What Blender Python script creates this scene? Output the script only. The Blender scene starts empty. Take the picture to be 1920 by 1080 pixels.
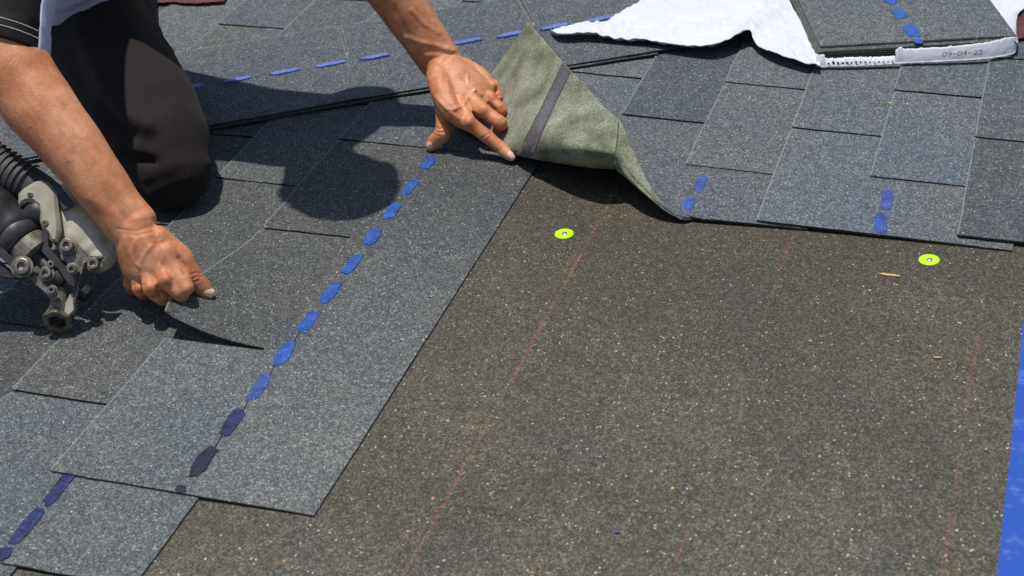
import bpy, bmesh, math, random
import numpy as np
from mathutils import Vector, Matrix, noise
from mathutils.bvhtree import BVHTree

random.seed(7)
S = bpy.context.scene
COL = S.collection

# ------------------------------------------------------------------ camera
# world: z = normal of the roof plane, x = down-to-up the courses, y = along the courses (metres)
CP = Vector((0.69504578, -1.11393162, 1.05246479 + .0065))
CR = Matrix(((0.9455179912, -0.0896858590, 0.3129731218),
             (0.3113170401, 0.5303821477, -0.7885280451),
             (-0.0952755415, 0.8430013192, 0.5294065990)))
FP = 2966.0
cam = bpy.data.cameras.new('camera')
camo = bpy.data.objects.new('camera', cam)
COL.objects.link(camo)
camo.matrix_world = Matrix.Translation(CP) @ CR.to_4x4()
cam.sensor_width = 36
cam.lens = 36 * FP / 1920
cam.clip_start = 0.05
cam.clip_end = 400
cam.dof.use_dof = True
cam.dof.focus_distance = 2.18
cam.dof.aperture_fstop = 9.0
S.camera = camo
S.render.resolution_x, S.render.resolution_y = 1024, 576

# ------------------------------------------------------------------ sky and sun
SUN = Vector((-0.09, 0.05, 1.0)).normalized()          # direction towards the sun
w = bpy.data.worlds.new('World'); S.world = w; w.use_nodes = True
nt = w.node_tree
sky = nt.nodes.new('ShaderNodeTexSky'); sky.sky_type = 'NISHITA'; sky.sun_disc = False
sky.sun_elevation = math.asin(SUN.z)
sky.sun_rotation = math.atan2(SUN.x, SUN.y)
sky.air_density = 1.3
nt.links.new(sky.outputs[0], nt.nodes['Background'].inputs[0])
nt.nodes['Background'].inputs[1].default_value = 0.088
sl = bpy.data.lights.new('sun', 'SUN'); sl.energy = 4.1; sl.angle = math.radians(0.9); sl.color = (1, .955, .89)
so = bpy.data.objects.new('sun', sl); COL.objects.link(so)
so.rotation_euler = SUN.to_track_quat('Z', 'Y').to_euler(); so.location = (0, 0, 5)
S.view_settings.view_transform = 'Standard'; S.view_settings.look = 'None'
S.view_settings.exposure = 0.0; S.view_settings.gamma = 1.0

# ------------------------------------------------------------------ helpers
def ray(px, py):
    return CR @ Vector(((px - 960) / FP, -(py - 540) / FP, -1.0))
def P(px, py, z=0.0):
    r = ray(px, py); return CP + r * ((z - CP.z) / r.z)
def D(px, py, d):
    return CP + ray(px, py) * d
CRT = np.array(CR)
def projn(V):
    q = (V - np.array(CP)) @ CRT
    return np.stack([960 + FP * q[:, 0] / -q[:, 2], 540 - FP * q[:, 1] / -q[:, 2]], 1)

def tag(o, label=None, cat=None, group=None, kind=None):
    if label: o['label'] = label
    if cat: o['category'] = cat
    if group: o['group'] = group
    if kind: o['kind'] = kind
    return o
def link(name, me, mat=None, parent=None, smooth=False):
    o = bpy.data.objects.new(name, me); COL.objects.link(o)
    if mat:
        for m in (mat if isinstance(mat, (list, tuple)) else [mat]): me.materials.append(m)
    if parent:
        o.parent = parent
        o.matrix_parent_inverse = Matrix.Translation(-parent.location)
    if smooth:
        me.polygons.foreach_set('use_smooth', [True] * len(me.polygons))
    return o
def empty(name, loc=(0, 0, 0)):
    o = bpy.data.objects.new(name, None); COL.objects.link(o); o.location = loc; o.empty_display_size = .02
    return o
def mesh(name, V, F, mi=None):
    me = bpy.data.meshes.new(name); me.from_pydata([tuple(v) for v in V], [], F); me.update()
    if mi is not None: me.polygons.foreach_set('material_index', mi)
    return me
def n3(x, y, z=0.0):
    return noise.noise(Vector((x, y, z)))

class Acc:
    """collects lofts / prisms / ellipsoids into one mesh"""
    def __init__(s): s.V = []; s.F = []
    def ring_strip(s, rings, closed=True, caps=True):
        b = len(s.V); n = len(rings[0])
        for r in rings: s.V.extend(r)
        for i in range(len(rings) - 1):
            for j in range(n if closed else n - 1):
                k = (j + 1) % n
                s.F.append((b + i*n + j, b + i*n + k, b + (i+1)*n + k, b + (i+1)*n + j))
        if caps:
            s.F.append(tuple(b + j for j in reversed(range(n))))
            s.F.append(tuple(b + (len(rings)-1)*n + j for j in range(n)))
    def loft(s, st, up=(0, 0, 1), n=20, cap='round', sub=6):
        """st: list of (point, ra, rb); ra across, rb along up"""
        pts = [Vector(a[0]) for a in st]; ra = [a[1] for a in st]; rb = [a[2] if len(a) > 2 else a[1] for a in st]
        Pn, A, B = [], [], []
        if sub > 1 and len(pts) > 2:
            for i in range(len(pts) - 1):
                p0 = pts[max(i-1, 0)]; p1 = pts[i]; p2 = pts[i+1]; p3 = pts[min(i+2, len(pts)-1)]
                for k in range(sub):
                    t = k / sub
                    q = 0.5*((2*p1) + (p2-p0)*t + (2*p0-5*p1+4*p2-p3)*t*t + (-p0+3*p1-3*p2+p3)*t**3)
                    e = t*t*(3-2*t)
                    Pn.append(q); A.append(ra[i]*(1-e)+ra[i+1]*e); B.append(rb[i]*(1-e)+rb[i+1]*e)
            Pn.append(pts[-1]); A.append(ra[-1]); B.append(rb[-1])
        else: Pn, A, B = pts, ra, rb
        up = Vector(up); rings = []
        def fr(t):
            sd = t.cross(up)
            if sd.length < 1e-4: sd = t.cross(Vector((1, 0, 0)))
            sd.normalize(); return sd, sd.cross(t).normalized()
        def ring(c, a, b, sd, uv):
            return [c + sd*(a*math.cos(2*math.pi*j/n)) + uv*(b*math.sin(2*math.pi*j/n)) for j in range(n)]
        T = []
        for i in range(len(Pn)):
            t = (Pn[min(i+1, len(Pn)-1)] - Pn[max(i-1, 0)]).normalized(); T.append(t)
        if cap == 'round':
            sd, uv = fr(T[0]); r = min(A[0], B[0])
            for k in (3, 2, 1):
                f = k/3.05; rings.append(ring(Pn[0] - T[0]*r*f, A[0]*math.sqrt(1-f*f), B[0]*math.sqrt(1-f*f), sd, uv))
        for i in range(len(Pn)):
            sd, uv = fr(T[i]); rings.append(ring(Pn[i], A[i], B[i], sd, uv))
        if cap == 'round':
            sd, uv = fr(T[-1]); r = min(A[-1], B[-1])
            for k in (1, 2, 3):
                f = k/3.05; rings.append(ring(Pn[-1] + T[-1]*r*f, A[-1]*math.sqrt(1-f*f), B[-1]*math.sqrt(1-f*f), sd, uv))
        s.ring_strip(rings, True, cap != 'open')
        return s
    def ell(s, c, r, rot=None, n=16):
        c = Vector(c); rings = []
        M = rot or Matrix.Identity(3)
        for i in range(1, n):
            ph = math.pi*i/n
            rings.append([c + M @ Vector((r[0]*math.sin(ph)*math.cos(2*math.pi*j/n), r[1]*math.sin(ph)*math.sin(2*math.pi*j/n), -r[2]*math.cos(ph))) for j in range(n)])
        s.ring_strip(rings)
        return s
    def prism(s, poly, nv, th, bevel=0.0):
        """poly: coplanar 3D points seen from +nv; extruded by th along nv"""
        nv = Vector(nv).normalized(); poly = [Vector(p) for p in poly]
        c = sum(poly, Vector()) / len(poly)
        rings = [poly, [p + nv*(th-bevel) for p in poly]]
        if bevel > 0:
            ins = []
            m = len(poly)
            for i in range(m):
                a, b, d = poly[i-1], poly[i], poly[(i+1) % m]
                e1 = (b-a).normalized(); e2 = (d-b).normalized()
                n1 = nv.cross(e1); n2 = nv.cross(e2); q = (n1+n2)
                q = q/max(q.length, .3) if q.length > 1e-6 else n1
                ins.append(q)
            sgn = 1 if sum(((poly[i-1]-c).cross(poly[i]-c)).dot(nv) for i in range(m)) > 0 else -1
            rings.append([p + nv*th + q*bevel*sgn for p, q in zip(poly, ins)])
        s.ring_strip(rings)
        return s
    def me(s, name):
        m = mesh(name, s.V, s.F); bm = bmesh.new(); bm.from_mesh(m)
        bmesh.ops.recalc_face_normals(bm, faces=bm.faces); bm.to_mesh(m); bm.free()
        return m
    def build(s, name, mat, parent=None, smooth=False): return link(name, s.me(name), mat, parent, smooth)

def remesh(acc, voxel, smooth=6, fac=0.5):
    m = acc.me('tmp'); o = bpy.data.objects.new('tmp', m); COL.objects.link(o)
    r = o.modifiers.new('r', 'REMESH'); r.mode = 'VOXEL'; r.voxel_size = voxel; r.use_smooth_shade = True
    sm = o.modifiers.new('s', 'SMOOTH'); sm.factor = fac; sm.iterations = smooth
    dg = bpy.context.evaluated_depsgraph_get(); dg.update()
    out = bpy.data.meshes.new_from_object(o.evaluated_get(dg))
    bpy.data.objects.remove(o); bpy.data.meshes.remove(m)
    return out
def co(me):
    a = np.empty(len(me.vertices)*3, np.float64); me.vertices.foreach_get('co', a); return a.reshape(-1, 3)
def nrm(me):
    a = np.empty(len(me.vertices)*3, np.float32); me.vertices.foreach_get('normal', a); return a.reshape(-1, 3).astype(np.float64)
def setco(me, a): me.vertices.foreach_set('co', a.ravel()); me.update()
def polydist(Q, pl):
    d = np.full(len(Q), 1e9)
    for a, b in zip(pl[:-1], pl[1:]):
        a = np.array(a, float); b = np.array(b, float); ab = b-a
        t = np.clip(((Q-a) @ ab)/(ab @ ab), 0, 1)
        d = np.minimum(d, np.linalg.norm(Q - a - t[:, None]*ab, axis=1))
    return d
def sculpt(me, strokes):
    """strokes (polyline, width, height): raised or sunk lines on the side that faces the viewer"""
    V = co(me); N = nrm(me); Q = projn(V)
    tc = np.array(CP) - V; tc /= np.linalg.norm(tc, axis=1)[:, None]
    f = np.clip((N*tc).sum(1)*1.6, 0, 1)
    off = np.zeros(len(V))
    for pl, wd, h in strokes:
        if len(pl) == 1: pl = [pl[0], (pl[0][0]+.1, pl[0][1])]
        off += h*np.exp(-(polydist(Q, pl)/wd)**2)
    setco(me, V + N*(off*f)[:, None])
def attr(me, name, vals):
    a = me.attributes.new(name, 'FLOAT', 'POINT'); a.data.foreach_set('value', np.asarray(vals, np.float32))

# ------------------------------------------------------------------ materials
class NT:
    def __init__(s, name):
        s.m = bpy.data.materials.new(name); s.m.use_nodes = True; s.t = s.m.node_tree
        s.b = s.t.nodes['Principled BSDF']
    def n(s, typ, **kw):
        nd = s.t.nodes.new(typ)
        for k, v in kw.items(): setattr(nd, k, v)
        return nd
    def l(s, a, b): s.t.links.new(a, b)
    def ramp(s, fac, stops, interp='LINEAR'):
        r = s.n('ShaderNodeValToRGB'); cr = r.color_ramp; cr.interpolation = interp
        while len(cr.elements) < len(stops): cr.elements.new(.5)
        for e, (p, c) in zip(cr.elements, stops):
            e.position = p; e.color = (*c, 1) if len(c) == 3 else c
        s.l(fac, r.inputs[0]); return r.outputs[0]
    def mix(s, fac, a, b, mode='MIX'):
        m = s.n('ShaderNodeMix', data_type='RGBA', blend_type=mode)
        for sock, v in ((m.inputs[0], fac), (m.inputs[6], a), (m.inputs[7], b)):
            if isinstance(v, (int, float)): sock.default_value = v
            elif isinstance(v, tuple): sock.default_value = (*v, 1)
            else: s.l(v, sock)
        return m.outputs[2]
    def math(s, op, a, b=None, c=None):
        m = s.n('ShaderNodeMath', operation=op)
        for i, v in enumerate((a, b, c)):
            if v is None: continue
            if isinstance(v, (int, float)): m.inputs[i].default_value = v
            else: s.l(v, m.inputs[i])
        return m.outputs[0]
    def coords(s, rnd=True):
        tc = s.n('ShaderNodeTexCoord')
        if not rnd: return tc.outputs['Object']
        oi = s.n('ShaderNodeObjectInfo'); sc = s.math('MULTIPLY', oi.outputs['Random'], 7.0)
        va = s.n('ShaderNodeVectorMath', operation='ADD'); s.l(tc.outputs['Object'], va.inputs[0]); s.l(sc, va.inputs[1])
        return va.outputs[0]
    def noise(s, vec, scale, detail=3, rough=.55):
        nd = s.n('ShaderNodeTexNoise'); nd.inputs['Scale'].default_value = scale
        nd.inputs['Detail'].default_value = detail; nd.inputs['Roughness'].default_value = rough
        s.l(vec, nd.inputs['Vector']); return nd.outputs['Fac']
    def vor(s, vec, scale):
        nd = s.n('ShaderNodeTexVoronoi'); nd.inputs['Scale'].default_value = scale; s.l(vec, nd.inputs['Vector'])
        sp = s.n('ShaderNodeSeparateColor'); s.l(nd.outputs['Color'], sp.inputs[0])
        return sp.outputs, nd.outputs['Distance']
    def bump(s, h, strength, dist):
        b = s.n('ShaderNodeBump'); b.inputs['Strength'].default_value = strength; b.inputs['Distance'].default_value = dist
        s.l(h, b.inputs['Height']); s.l(b.outputs[0], s.b.inputs['Normal'])
    def set(s, **kw):
        for k, v in kw.items():
            i = s.b.inputs[k.replace('_', ' ')]
            if hasattr(v, 'is_output') or isinstance(v, bpy.types.NodeSocket): s.l(v, i)
            elif isinstance(v, tuple): i.default_value = (*v, 1) if len(v) == 3 else v
            else: i.default_value = v
        return s

def granules(name, tone_a, tone_b, gran=680, spark=.992, sparkcol=(.42, .45, .44), contrast=.74, wear_tone=True, chalk=False, tiny=0.0):
    """mineral granules: random chips of colour, each with its own facet, over slowly changing tone"""
    k = NT(name); v = k.coords(not chalk)
    c1, d1 = k.vor(v, gran); c2, d2 = k.vor(v, gran*.42)
    big = k.noise(v, 9, 3); mid = k.noise(v, 55, 3)
    tone = k.mix(k.ramp(big, [(.36, (0, 0, 0)), (.64, (1, 1, 1))]), tone_a, tone_b)
    if not chalk:
        oi = k.n('ShaderNodeObjectInfo'); tone = k.mix(1.0, tone, k.ramp(oi.outputs['Random'], [(0, (.86, .87, .90)), (1, (1.1, 1.1, 1.08))]), 'MULTIPLY')
    lo = 1 - .72*contrast; hi = 1 + 1.25*contrast
    chip = k.ramp(c1[0], [(0, (lo,)*3), (.30, (lo+.14,)*3), (.62, (.92,)*3), (.86, (1.45,)*3), (1, (hi,)*3)])
    col = k.mix(1.0, tone, chip, 'MULTIPLY')
    chip2 = k.ramp(c2[1], [(0, (.82, .82, .84)), (.5, (.98, .98, .98)), (.93, (1.12, 1.13, 1.11)), (1, (1.3, 1.28, 1.2))])
    col = k.mix(1.0, col, chip2, 'MULTIPLY')
    col = k.mix(1.0, col, k.ramp(mid, [(.3, (.86, .87, .9)), (.7, (1.14, 1.12, 1.08))]), 'MULTIPLY')
    # a few coloured chips
    tint = k.ramp(c1[2], [(0, (1.1, .9, .8)), (.10, (1, 1, 1)), (.9, (1, 1, 1)), (1, (.85, 1.02, 1.12))])
    col = k.mix(1.0, col, tint, 'MULTIPLY')
    if wear_tone:
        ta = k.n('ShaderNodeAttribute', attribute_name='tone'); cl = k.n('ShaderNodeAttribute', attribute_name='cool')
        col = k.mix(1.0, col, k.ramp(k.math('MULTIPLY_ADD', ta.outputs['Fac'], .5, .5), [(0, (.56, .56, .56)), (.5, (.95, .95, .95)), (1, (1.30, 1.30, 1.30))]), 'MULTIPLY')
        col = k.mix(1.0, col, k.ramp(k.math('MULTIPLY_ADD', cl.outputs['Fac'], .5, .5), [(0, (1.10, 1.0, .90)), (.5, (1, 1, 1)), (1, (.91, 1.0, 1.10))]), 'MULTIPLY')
    sp = k.math('GREATER_THAN', c1[1], spark)
    col = k.mix(sp, col, sparkcol)
    if chalk:
        xyz = k.n('ShaderNodeSeparateXYZ'); k.l(v, xyz.inputs[0])
        wob = k.math('MULTIPLY', k.math('SUBTRACT', k.noise(v, 5, 2), .5), .010)
        X = k.math('ADD', xyz.outputs[0], wob)
        col = k.mix(1.0, col, k.ramp(k.noise(v, 3.2, 5, .6), [(.3, (.80, .79, .77)), (.7, (1.18, 1.18, 1.19))]), 'MULTIPLY')
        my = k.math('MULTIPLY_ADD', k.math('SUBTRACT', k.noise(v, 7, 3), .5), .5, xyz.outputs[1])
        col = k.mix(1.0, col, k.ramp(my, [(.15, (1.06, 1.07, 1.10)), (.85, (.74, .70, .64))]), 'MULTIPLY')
        tot = None
        for x0, slope, wd, st in ((.130, .004, .0026, .50), (.387, .008, .0026, .34), (.636, .004, .0028, .28), (.108, .03, .0026, .20), (.262, .0, .003, .10)):
            xx = k.math('SUBTRACT', X, k.math('MULTIPLY_ADD', xyz.outputs[1], slope, x0))
            q = k.math('DIVIDE', k.math('ABSOLUTE', xx), wd)
            g = k.math('MULTIPLY', k.math('SUBTRACT', 1.0, k.math('MINIMUM', k.math('POWER', q, 2.0), 1.0)), st)
            tot = g if tot is None else k.math('MAXIMUM', tot, g)
        brk = k.ramp(k.noise(v, 16, 4, .7), [(.38, (.12, .12, .12)), (.62, (1, 1, 1))])
        gr = k.ramp(c1[0], [(.1, (.25,)*3), (.6, (1, 1, 1))])
        f = k.math('MULTIPLY', k.math('MULTIPLY', tot, brk), gr)
        col = k.mix(f, col, (.36, .13, .075))
        # scattered wood dust and lime crumbs trodden into the felt
        c3, d3 = k.vor(v, 95)
        dust = k.math('MULTIPLY', k.math('GREATER_THAN', c3[0], .987), k.math('LESS_THAN', d3, .16))
        col = k.mix(dust, col, k.ramp(c3[1], [(0, (.45, .22, .07)), (.5, (.5, .36, .12)), (1, (.35, .4, .12))], 'CONSTANT'))
    if wear_tone:
        at = k.n('ShaderNodeAttribute', attribute_name='edge')
        col = k.mix(k.math('MULTIPLY', at.outputs['Fac'], .85), col, (.26, .27, .27))
    k.set(Base_Color=col, Roughness=k.ramp(c1[0], [(0, (.85,)*3), (.8, (.7,)*3), (1, (.42,)*3)]), Specular_IOR_Level=.35)
    hh = k.math('ADD', k.math('MULTIPLY', d1, -.7), k.math('MULTIPLY', c1[1], .8))
    k.bump(hh, .55, .0011)
    return k.m

M = {}
M['shingle'] = granules('shingle_granules', (.106, .119, .126), (.121, .127, .125))
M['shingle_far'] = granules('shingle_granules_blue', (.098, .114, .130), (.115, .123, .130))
M['felt'] = granules('underlayment_granules', (.092, .081, .059), (.080, .075, .060), gran=640, spark=.9955, sparkcol=(.52, .49, .40), contrast=.74, wear_tone=False, chalk=True)

def backing():
    k = NT('shingle_backing'); v = k.coords()
    a = k.noise(v, 420, 4, .7); b = k.noise(v, 22, 4, .6); c, d = k.vor(v, 900)
    col = k.ramp(b, [(.32, (.105, .114, .076)), (.5, (.195, .207, .150)), (.68, (.285, .30, .24))])
    col = k.mix(1.0, col, k.ramp(a, [(.3, (.42, .42, .38)), (.7, (1.5, 1.5, 1.45))]), 'MULTIPLY')
    col = k.mix(1.0, col, k.ramp(c[0], [(0, (.7,)*3), (1, (1.3,)*3)]), 'MULTIPLY')
    k.set(Base_Color=col, Roughness=.9); k.bump(a, .6, .0012); return k.m
M['back'] = backing()
def cutedge(name, c0, c1):
    k = NT(name); v = k.coords()
    col = k.ramp(k.noise(v, 500, 3, .7), [(.3, c0), (.7, c1)])
    k.set(Base_Color=col, Roughness=.95); return k.m
M['cut'] = cutedge('shingle_cut_edge', (.010, .010, .008), (.085, .08, .055)); M['cutpale'] = cutedge('bundle_cut_edge', (.05, .048, .03), (.42, .39, .24))
def dashmat(name, c0, c1, rough=.45):
    k = NT(name); v = k.coords()
    a = k.noise(v, 260, 3, .6); b = k.noise(v, 60, 2)
    wv = k.n('ShaderNodeTexWave', wave_type='BANDS', bands_direction='Y'); wv.inputs['Scale'].default_value = 95; wv.inputs['Distortion'].default_value = 5
    wv.inputs['Detail'].default_value = 3; k.l(v, wv.inputs['Vector'])
    cc = k.mix(k.ramp(b, [(.35, (0,)*3), (.65, (1,)*3)]), c0, c1)
    cc = k.mix(1.0, cc, k.ramp(wv.outputs['Fac'], [(0, (.80,)*3), (.6, (1.1,)*3)]), 'MULTIPLY')
    c3, d3 = k.vor(v, 600)
    cc = k.mix(k.math('MULTIPLY', k.math('GREATER_THAN', c3[0], .93), .5), cc, tuple(min(1, q_*2.4+.02) for q_ in c1))
    k.set(Base_Color=cc, Roughness=rough); k.bump(k.math('ADD', wv.outputs['Fac'], a), .3, .0005); return k.m
M['dash_blue'] = dashmat('sealant_blue', (.010, .050, .25), (.026, .088, .33))
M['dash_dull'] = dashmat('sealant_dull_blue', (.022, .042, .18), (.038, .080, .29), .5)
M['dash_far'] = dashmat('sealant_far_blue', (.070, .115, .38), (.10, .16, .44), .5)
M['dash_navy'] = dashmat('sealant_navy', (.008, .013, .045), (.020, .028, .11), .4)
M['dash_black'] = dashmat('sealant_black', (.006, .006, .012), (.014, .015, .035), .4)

def tapefilm():
    k = NT('release_film'); v = k.coords()
    mp = k.n('ShaderNodeMapping'); mp.inputs['Scale'].default_value = (900, 160, 160); k.l(v, mp.inputs[0])
    a = k.noise(mp.outputs[0], 1, 4, .7); b = k.noise(v, 30, 3)
    col = k.ramp(a, [(.3, (.045, .047, .052)), (.55, (.115, .117, .125)), (.72, (.25, .25, .26))])
    col = k.mix(k.ramp(b, [(.55, (0,)*3), (.75, (.6,)*3)]), col, (.10, .14, .16))
    k.set(Base_Color=col, Roughness=.42); k.bump(a, .5, .0008); return k.m
M['film'] = tapefilm()
def bluetape():
    k = NT('blue_membrane_edge'); v = k.coords(False)
    a = k.noise(v, 34, 6, .68); mp = k.n('ShaderNodeMapping'); mp.inputs['Scale'].default_value = (20, 130, 1); mp.inputs['Rotation'].default_value = (0, 0, .3); k.l(v, mp.inputs[0])
    b = k.noise(mp.outputs[0], 1, 4, .65)
    f = k.math('MULTIPLY', k.ramp(a, [(.54, (0,)*3), (.72, (.5,)*3)]), k.ramp(b, [(.4, (.15,)*3), (.6, (1,)*3)]))
    col = k.mix(f, (.014, .070, .36), (.26, .38, .62))
    k.set(Base_Color=col, Roughness=.42); k.bump(b, .25, .001); return k.m
M['bluetape'] = bluetape()
def plain(name, col, rough=.5, metal=0.0, var=.15, scale=60, bump=.0, bs=200, **kw):
    k = NT(name); v = k.coords()
    a = k.noise(v, scale, 4, .6)
    c = k.mix(1.0, col, k.ramp(a, [(.3, (1-var,)*3), (.7, (1+var,)*3)]), 'MULTIPLY')
    k.set(Base_Color=c, Roughness=rough, Metallic=metal, **kw)
    if bump: k.bump(k.noise(v, bs, 4, .65), .5, bump)
    return k.m
M['lime'] = plain('lime_plastic', (.50, .83, .008), .42, var=.05)
M['steel'] = plain('nail_steel', (.45, .45, .47), .35, .9)
M['wrap'] = plain('white_wrapper_film', (.62, .63, .68), .5, var=.03, scale=25, bump=.0010, bs=40)
M['wrapin'] = plain('maroon_wrapper_print', (.085, .020, .020), .5, var=.35, scale=50)
M['redwood'] = plain('dark_red_film', (.11, .028, .020), .5, var=.4, scale=40, bump=.001)
M['ink'] = plain('black_ink', (.02, .02, .03), .6)
M['wood'] = plain('pine_splinter', (.55, .34, .13), .7, var=.2, scale=300)

def skinmat():
    k = NT('skin'); v = k.coords(False)
    a = k.noise(v, 26, 4, .6); f = k.noise(v, 420, 3, .6)
    red = k.n('ShaderNodeAttribute', attribute_name='red')
    pale = k.n('ShaderNodeAttribute', attribute_name='pale')
    col = k.ramp(a, [(.3, (.46, .170, .070)), (.5, (.58, .245, .115)), (.72, (.67, .33, .178))])
    col = k.mix(red.outputs['Fac'], col, (.47, .105, .042))
    col = k.mix(pale.outputs['Fac'], col, (.74, .42, .27))
    col = k.mix(1.0, col, k.ramp(f, [(.3, (.9, .88, .86)), (.7, (1.08, 1.08, 1.08))]), 'MULTIPLY')
    c3, d3 = k.vor(v, 55)
    b2 = k.noise(v, 75, 4, .65)
    col = k.mix(1.0, col, k.ramp(b2, [(.3, (.84, .76, .72)), (.7, (1.12, 1.12, 1.12))]), 'MULTIPLY')
    mole = k.math('MULTIPLY', k.math('GREATER_THAN', c3[0], .965), k.math('LESS_THAN', d3, .055))
    col = k.mix(mole, col, (.10, .035, .02))
    k.set(Base_Color=col, Roughness=.5, Subsurface_Weight=.06, Subsurface_Scale=.006)
    k.b.inputs['Subsurface Radius'].default_value = (1, .35, .2)
    c4, d4 = k.vor(v, 850)
    wr_ = k.noise(v, 130, 5, .7)
    k.bump(k.math('ADD', k.math('ADD', k.math('MULTIPLY', d4, .6), f), k.math('MULTIPLY', wr_, 1.2)), .4, .0010); return k.m
M['skin'] = skinmat()
M['nail'] = plain('fingernail', (.80, .54, .46), .3, var=.06, scale=200)
def cloth(name, col, var=.25, rough=.9, weave=1500, sheen=.03):
    k = NT(name); v = k.coords(False)
    a = k.noise(v, 900, 3, .7); b = k.noise(v, 9, 3)
    c = k.mix(1.0, col, k.ramp(a, [(.3, (1-var,)*3), (.7, (1+var,)*3)]), 'MULTIPLY')
    c = k.mix(1.0, c, k.ramp(b, [(.3, (.85,)*3), (.7, (1.15,)*3)]), 'MULTIPLY')
    k.set(Base_Color=c, Roughness=rough, Sheen_Weight=sheen); k.b.inputs['Specular IOR Level'].default_value = .2
    k.bump(k.math('ADD', a, k.math('MULTIPLY', k.noise(v, 60, 3), 1.5)), .5, .0012); return k.m
M['trouser'] = cloth('trouser_fabric', (.0205, .0150, .0148))
M['sleeve'] = cloth('black_polo_fabric', (.010, .009, .010), sheen=.02, rough=.7)
M['lav'] = cloth('lavender_white_fabric', (.50, .48, .66), .05, sheen=.1)
M['white'] = plain('white_thread', (.7, .68, .66), .8)
M['hair'] = plain('dark_hair', (.015, .011, .009), .6, var=.5, scale=300, bump=.002)
M['gundark'] = plain('gun_black_housing', (.022, .021, .024), .45, var=.5, scale=60, bump=.0005)
M['gunrub'] = plain('gun_grey_rubber', (.055, .054, .055), .6, var=.3, scale=80)
M['gunmag'] = plain('gun_magnesium', (.38, .35, .27), .42, .2, var=.18, scale=50, bump=.0004)
M['guncan'] = plain('gun_canister_plastic', (.50, .46, .37), .35, var=.3, scale=45, bump=.0006)
M['gunsteel'] = plain('gun_worn_steel', (.20, .175, .14), .42, .8, var=.5, scale=120, bump=.0006)
M['gunbarrel'] = plain('gun_grey_barrel', (.075, .073, .075), .5, .35, var=.45, scale=50, bump=.0004)
M['guncol'] = plain('gun_worn_collar', (.17, .15, .12), .5, .4, var=.5, scale=80, bump=.0004)
M['ground'] = plain('lawn', (.06, .09, .03), .9, var=.5, scale=3)
M['boot'] = plain('boot_leather', (.03, .022, .018), .6)

# ------------------------------------------------------------------ setting
def sheet(name, x0, x1, y0, y1, z, mat, kind=None, th=0.0):
    return link(name, mesh(name, [(x0, y0, z), (x1, y0, z), (x1, y1, z), (x0, y1, z)], [(0, 1, 2, 3)]), mat)
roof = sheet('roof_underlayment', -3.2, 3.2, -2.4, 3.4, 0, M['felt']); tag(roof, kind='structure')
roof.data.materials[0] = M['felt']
g = sheet('ground', -150, 150, -150, 150, -3.5, M['ground']); tag(g, kind='structure')

# ------------------------------------------------------------------ shingles
TH = 0.0028; WID = 0.323; TT = 2.36*TH
def grid(xs, ys, present, bot, warp, th=TH, edge_w=None, deform=None, tone=None):
    """slab cut into cells; bot(x,y) height of its underside; gives top, bottom and cut sides"""
    nx, ny = len(xs), len(ys); V = []; E = []; idx = {}; XY = []
    def vid(i, j, s):
        key = (i, j, s)
        if key not in idx:
            x, y = xs[i], ys[j]; X, Y = warp(x, y); z = bot(x, y) + (th if s else 0)
            p = Vector((X, Y, z))
            if deform: p = deform(x, y, th if s else 0.0, p)
            idx[key] = len(V); V.append(p); XY.append((x, y))
            E.append(edge_w(x, y) if edge_w else 0)
        return idx[key]
    cell = [[present(.5*(xs[i]+xs[i+1]), .5*(ys[j]+ys[j+1])) for j in range(ny-1)] for i in range(nx-1)]
    F = []; MI = []
    for i in range(nx-1):
        for j in range(ny-1):
            if not cell[i][j]: continue
            F.append((vid(i, j, 1), vid(i+1, j, 1), vid(i+1, j+1, 1), vid(i, j+1, 1))); MI.append(0)
            F.append((vid(i, j, 0), vid(i, j+1, 0), vid(i+1, j+1, 0), vid(i+1, j, 0))); MI.append(1)
            for di, dj, a, b in ((-1, 0, (i, j+1), (i, j)), (1, 0, (i+1, j), (i+1, j+1)), (0, -1, (i, j), (i+1, j)), (0, 1, (i+1, j+1), (i, j+1))):
                ii, jj = i+di, j+dj
                if not (0 <= ii < nx-1 and 0 <= jj < ny-1) or not cell[ii][jj]:
                    F.append((vid(*a, 0), vid(*b, 0), vid(*b, 1), vid(*a, 1))); MI.append(2)
    me = mesh('shingle', V, F, MI); attr(me, 'edge', E)
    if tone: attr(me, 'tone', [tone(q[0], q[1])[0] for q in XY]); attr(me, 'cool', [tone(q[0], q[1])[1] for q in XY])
    return me

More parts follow.
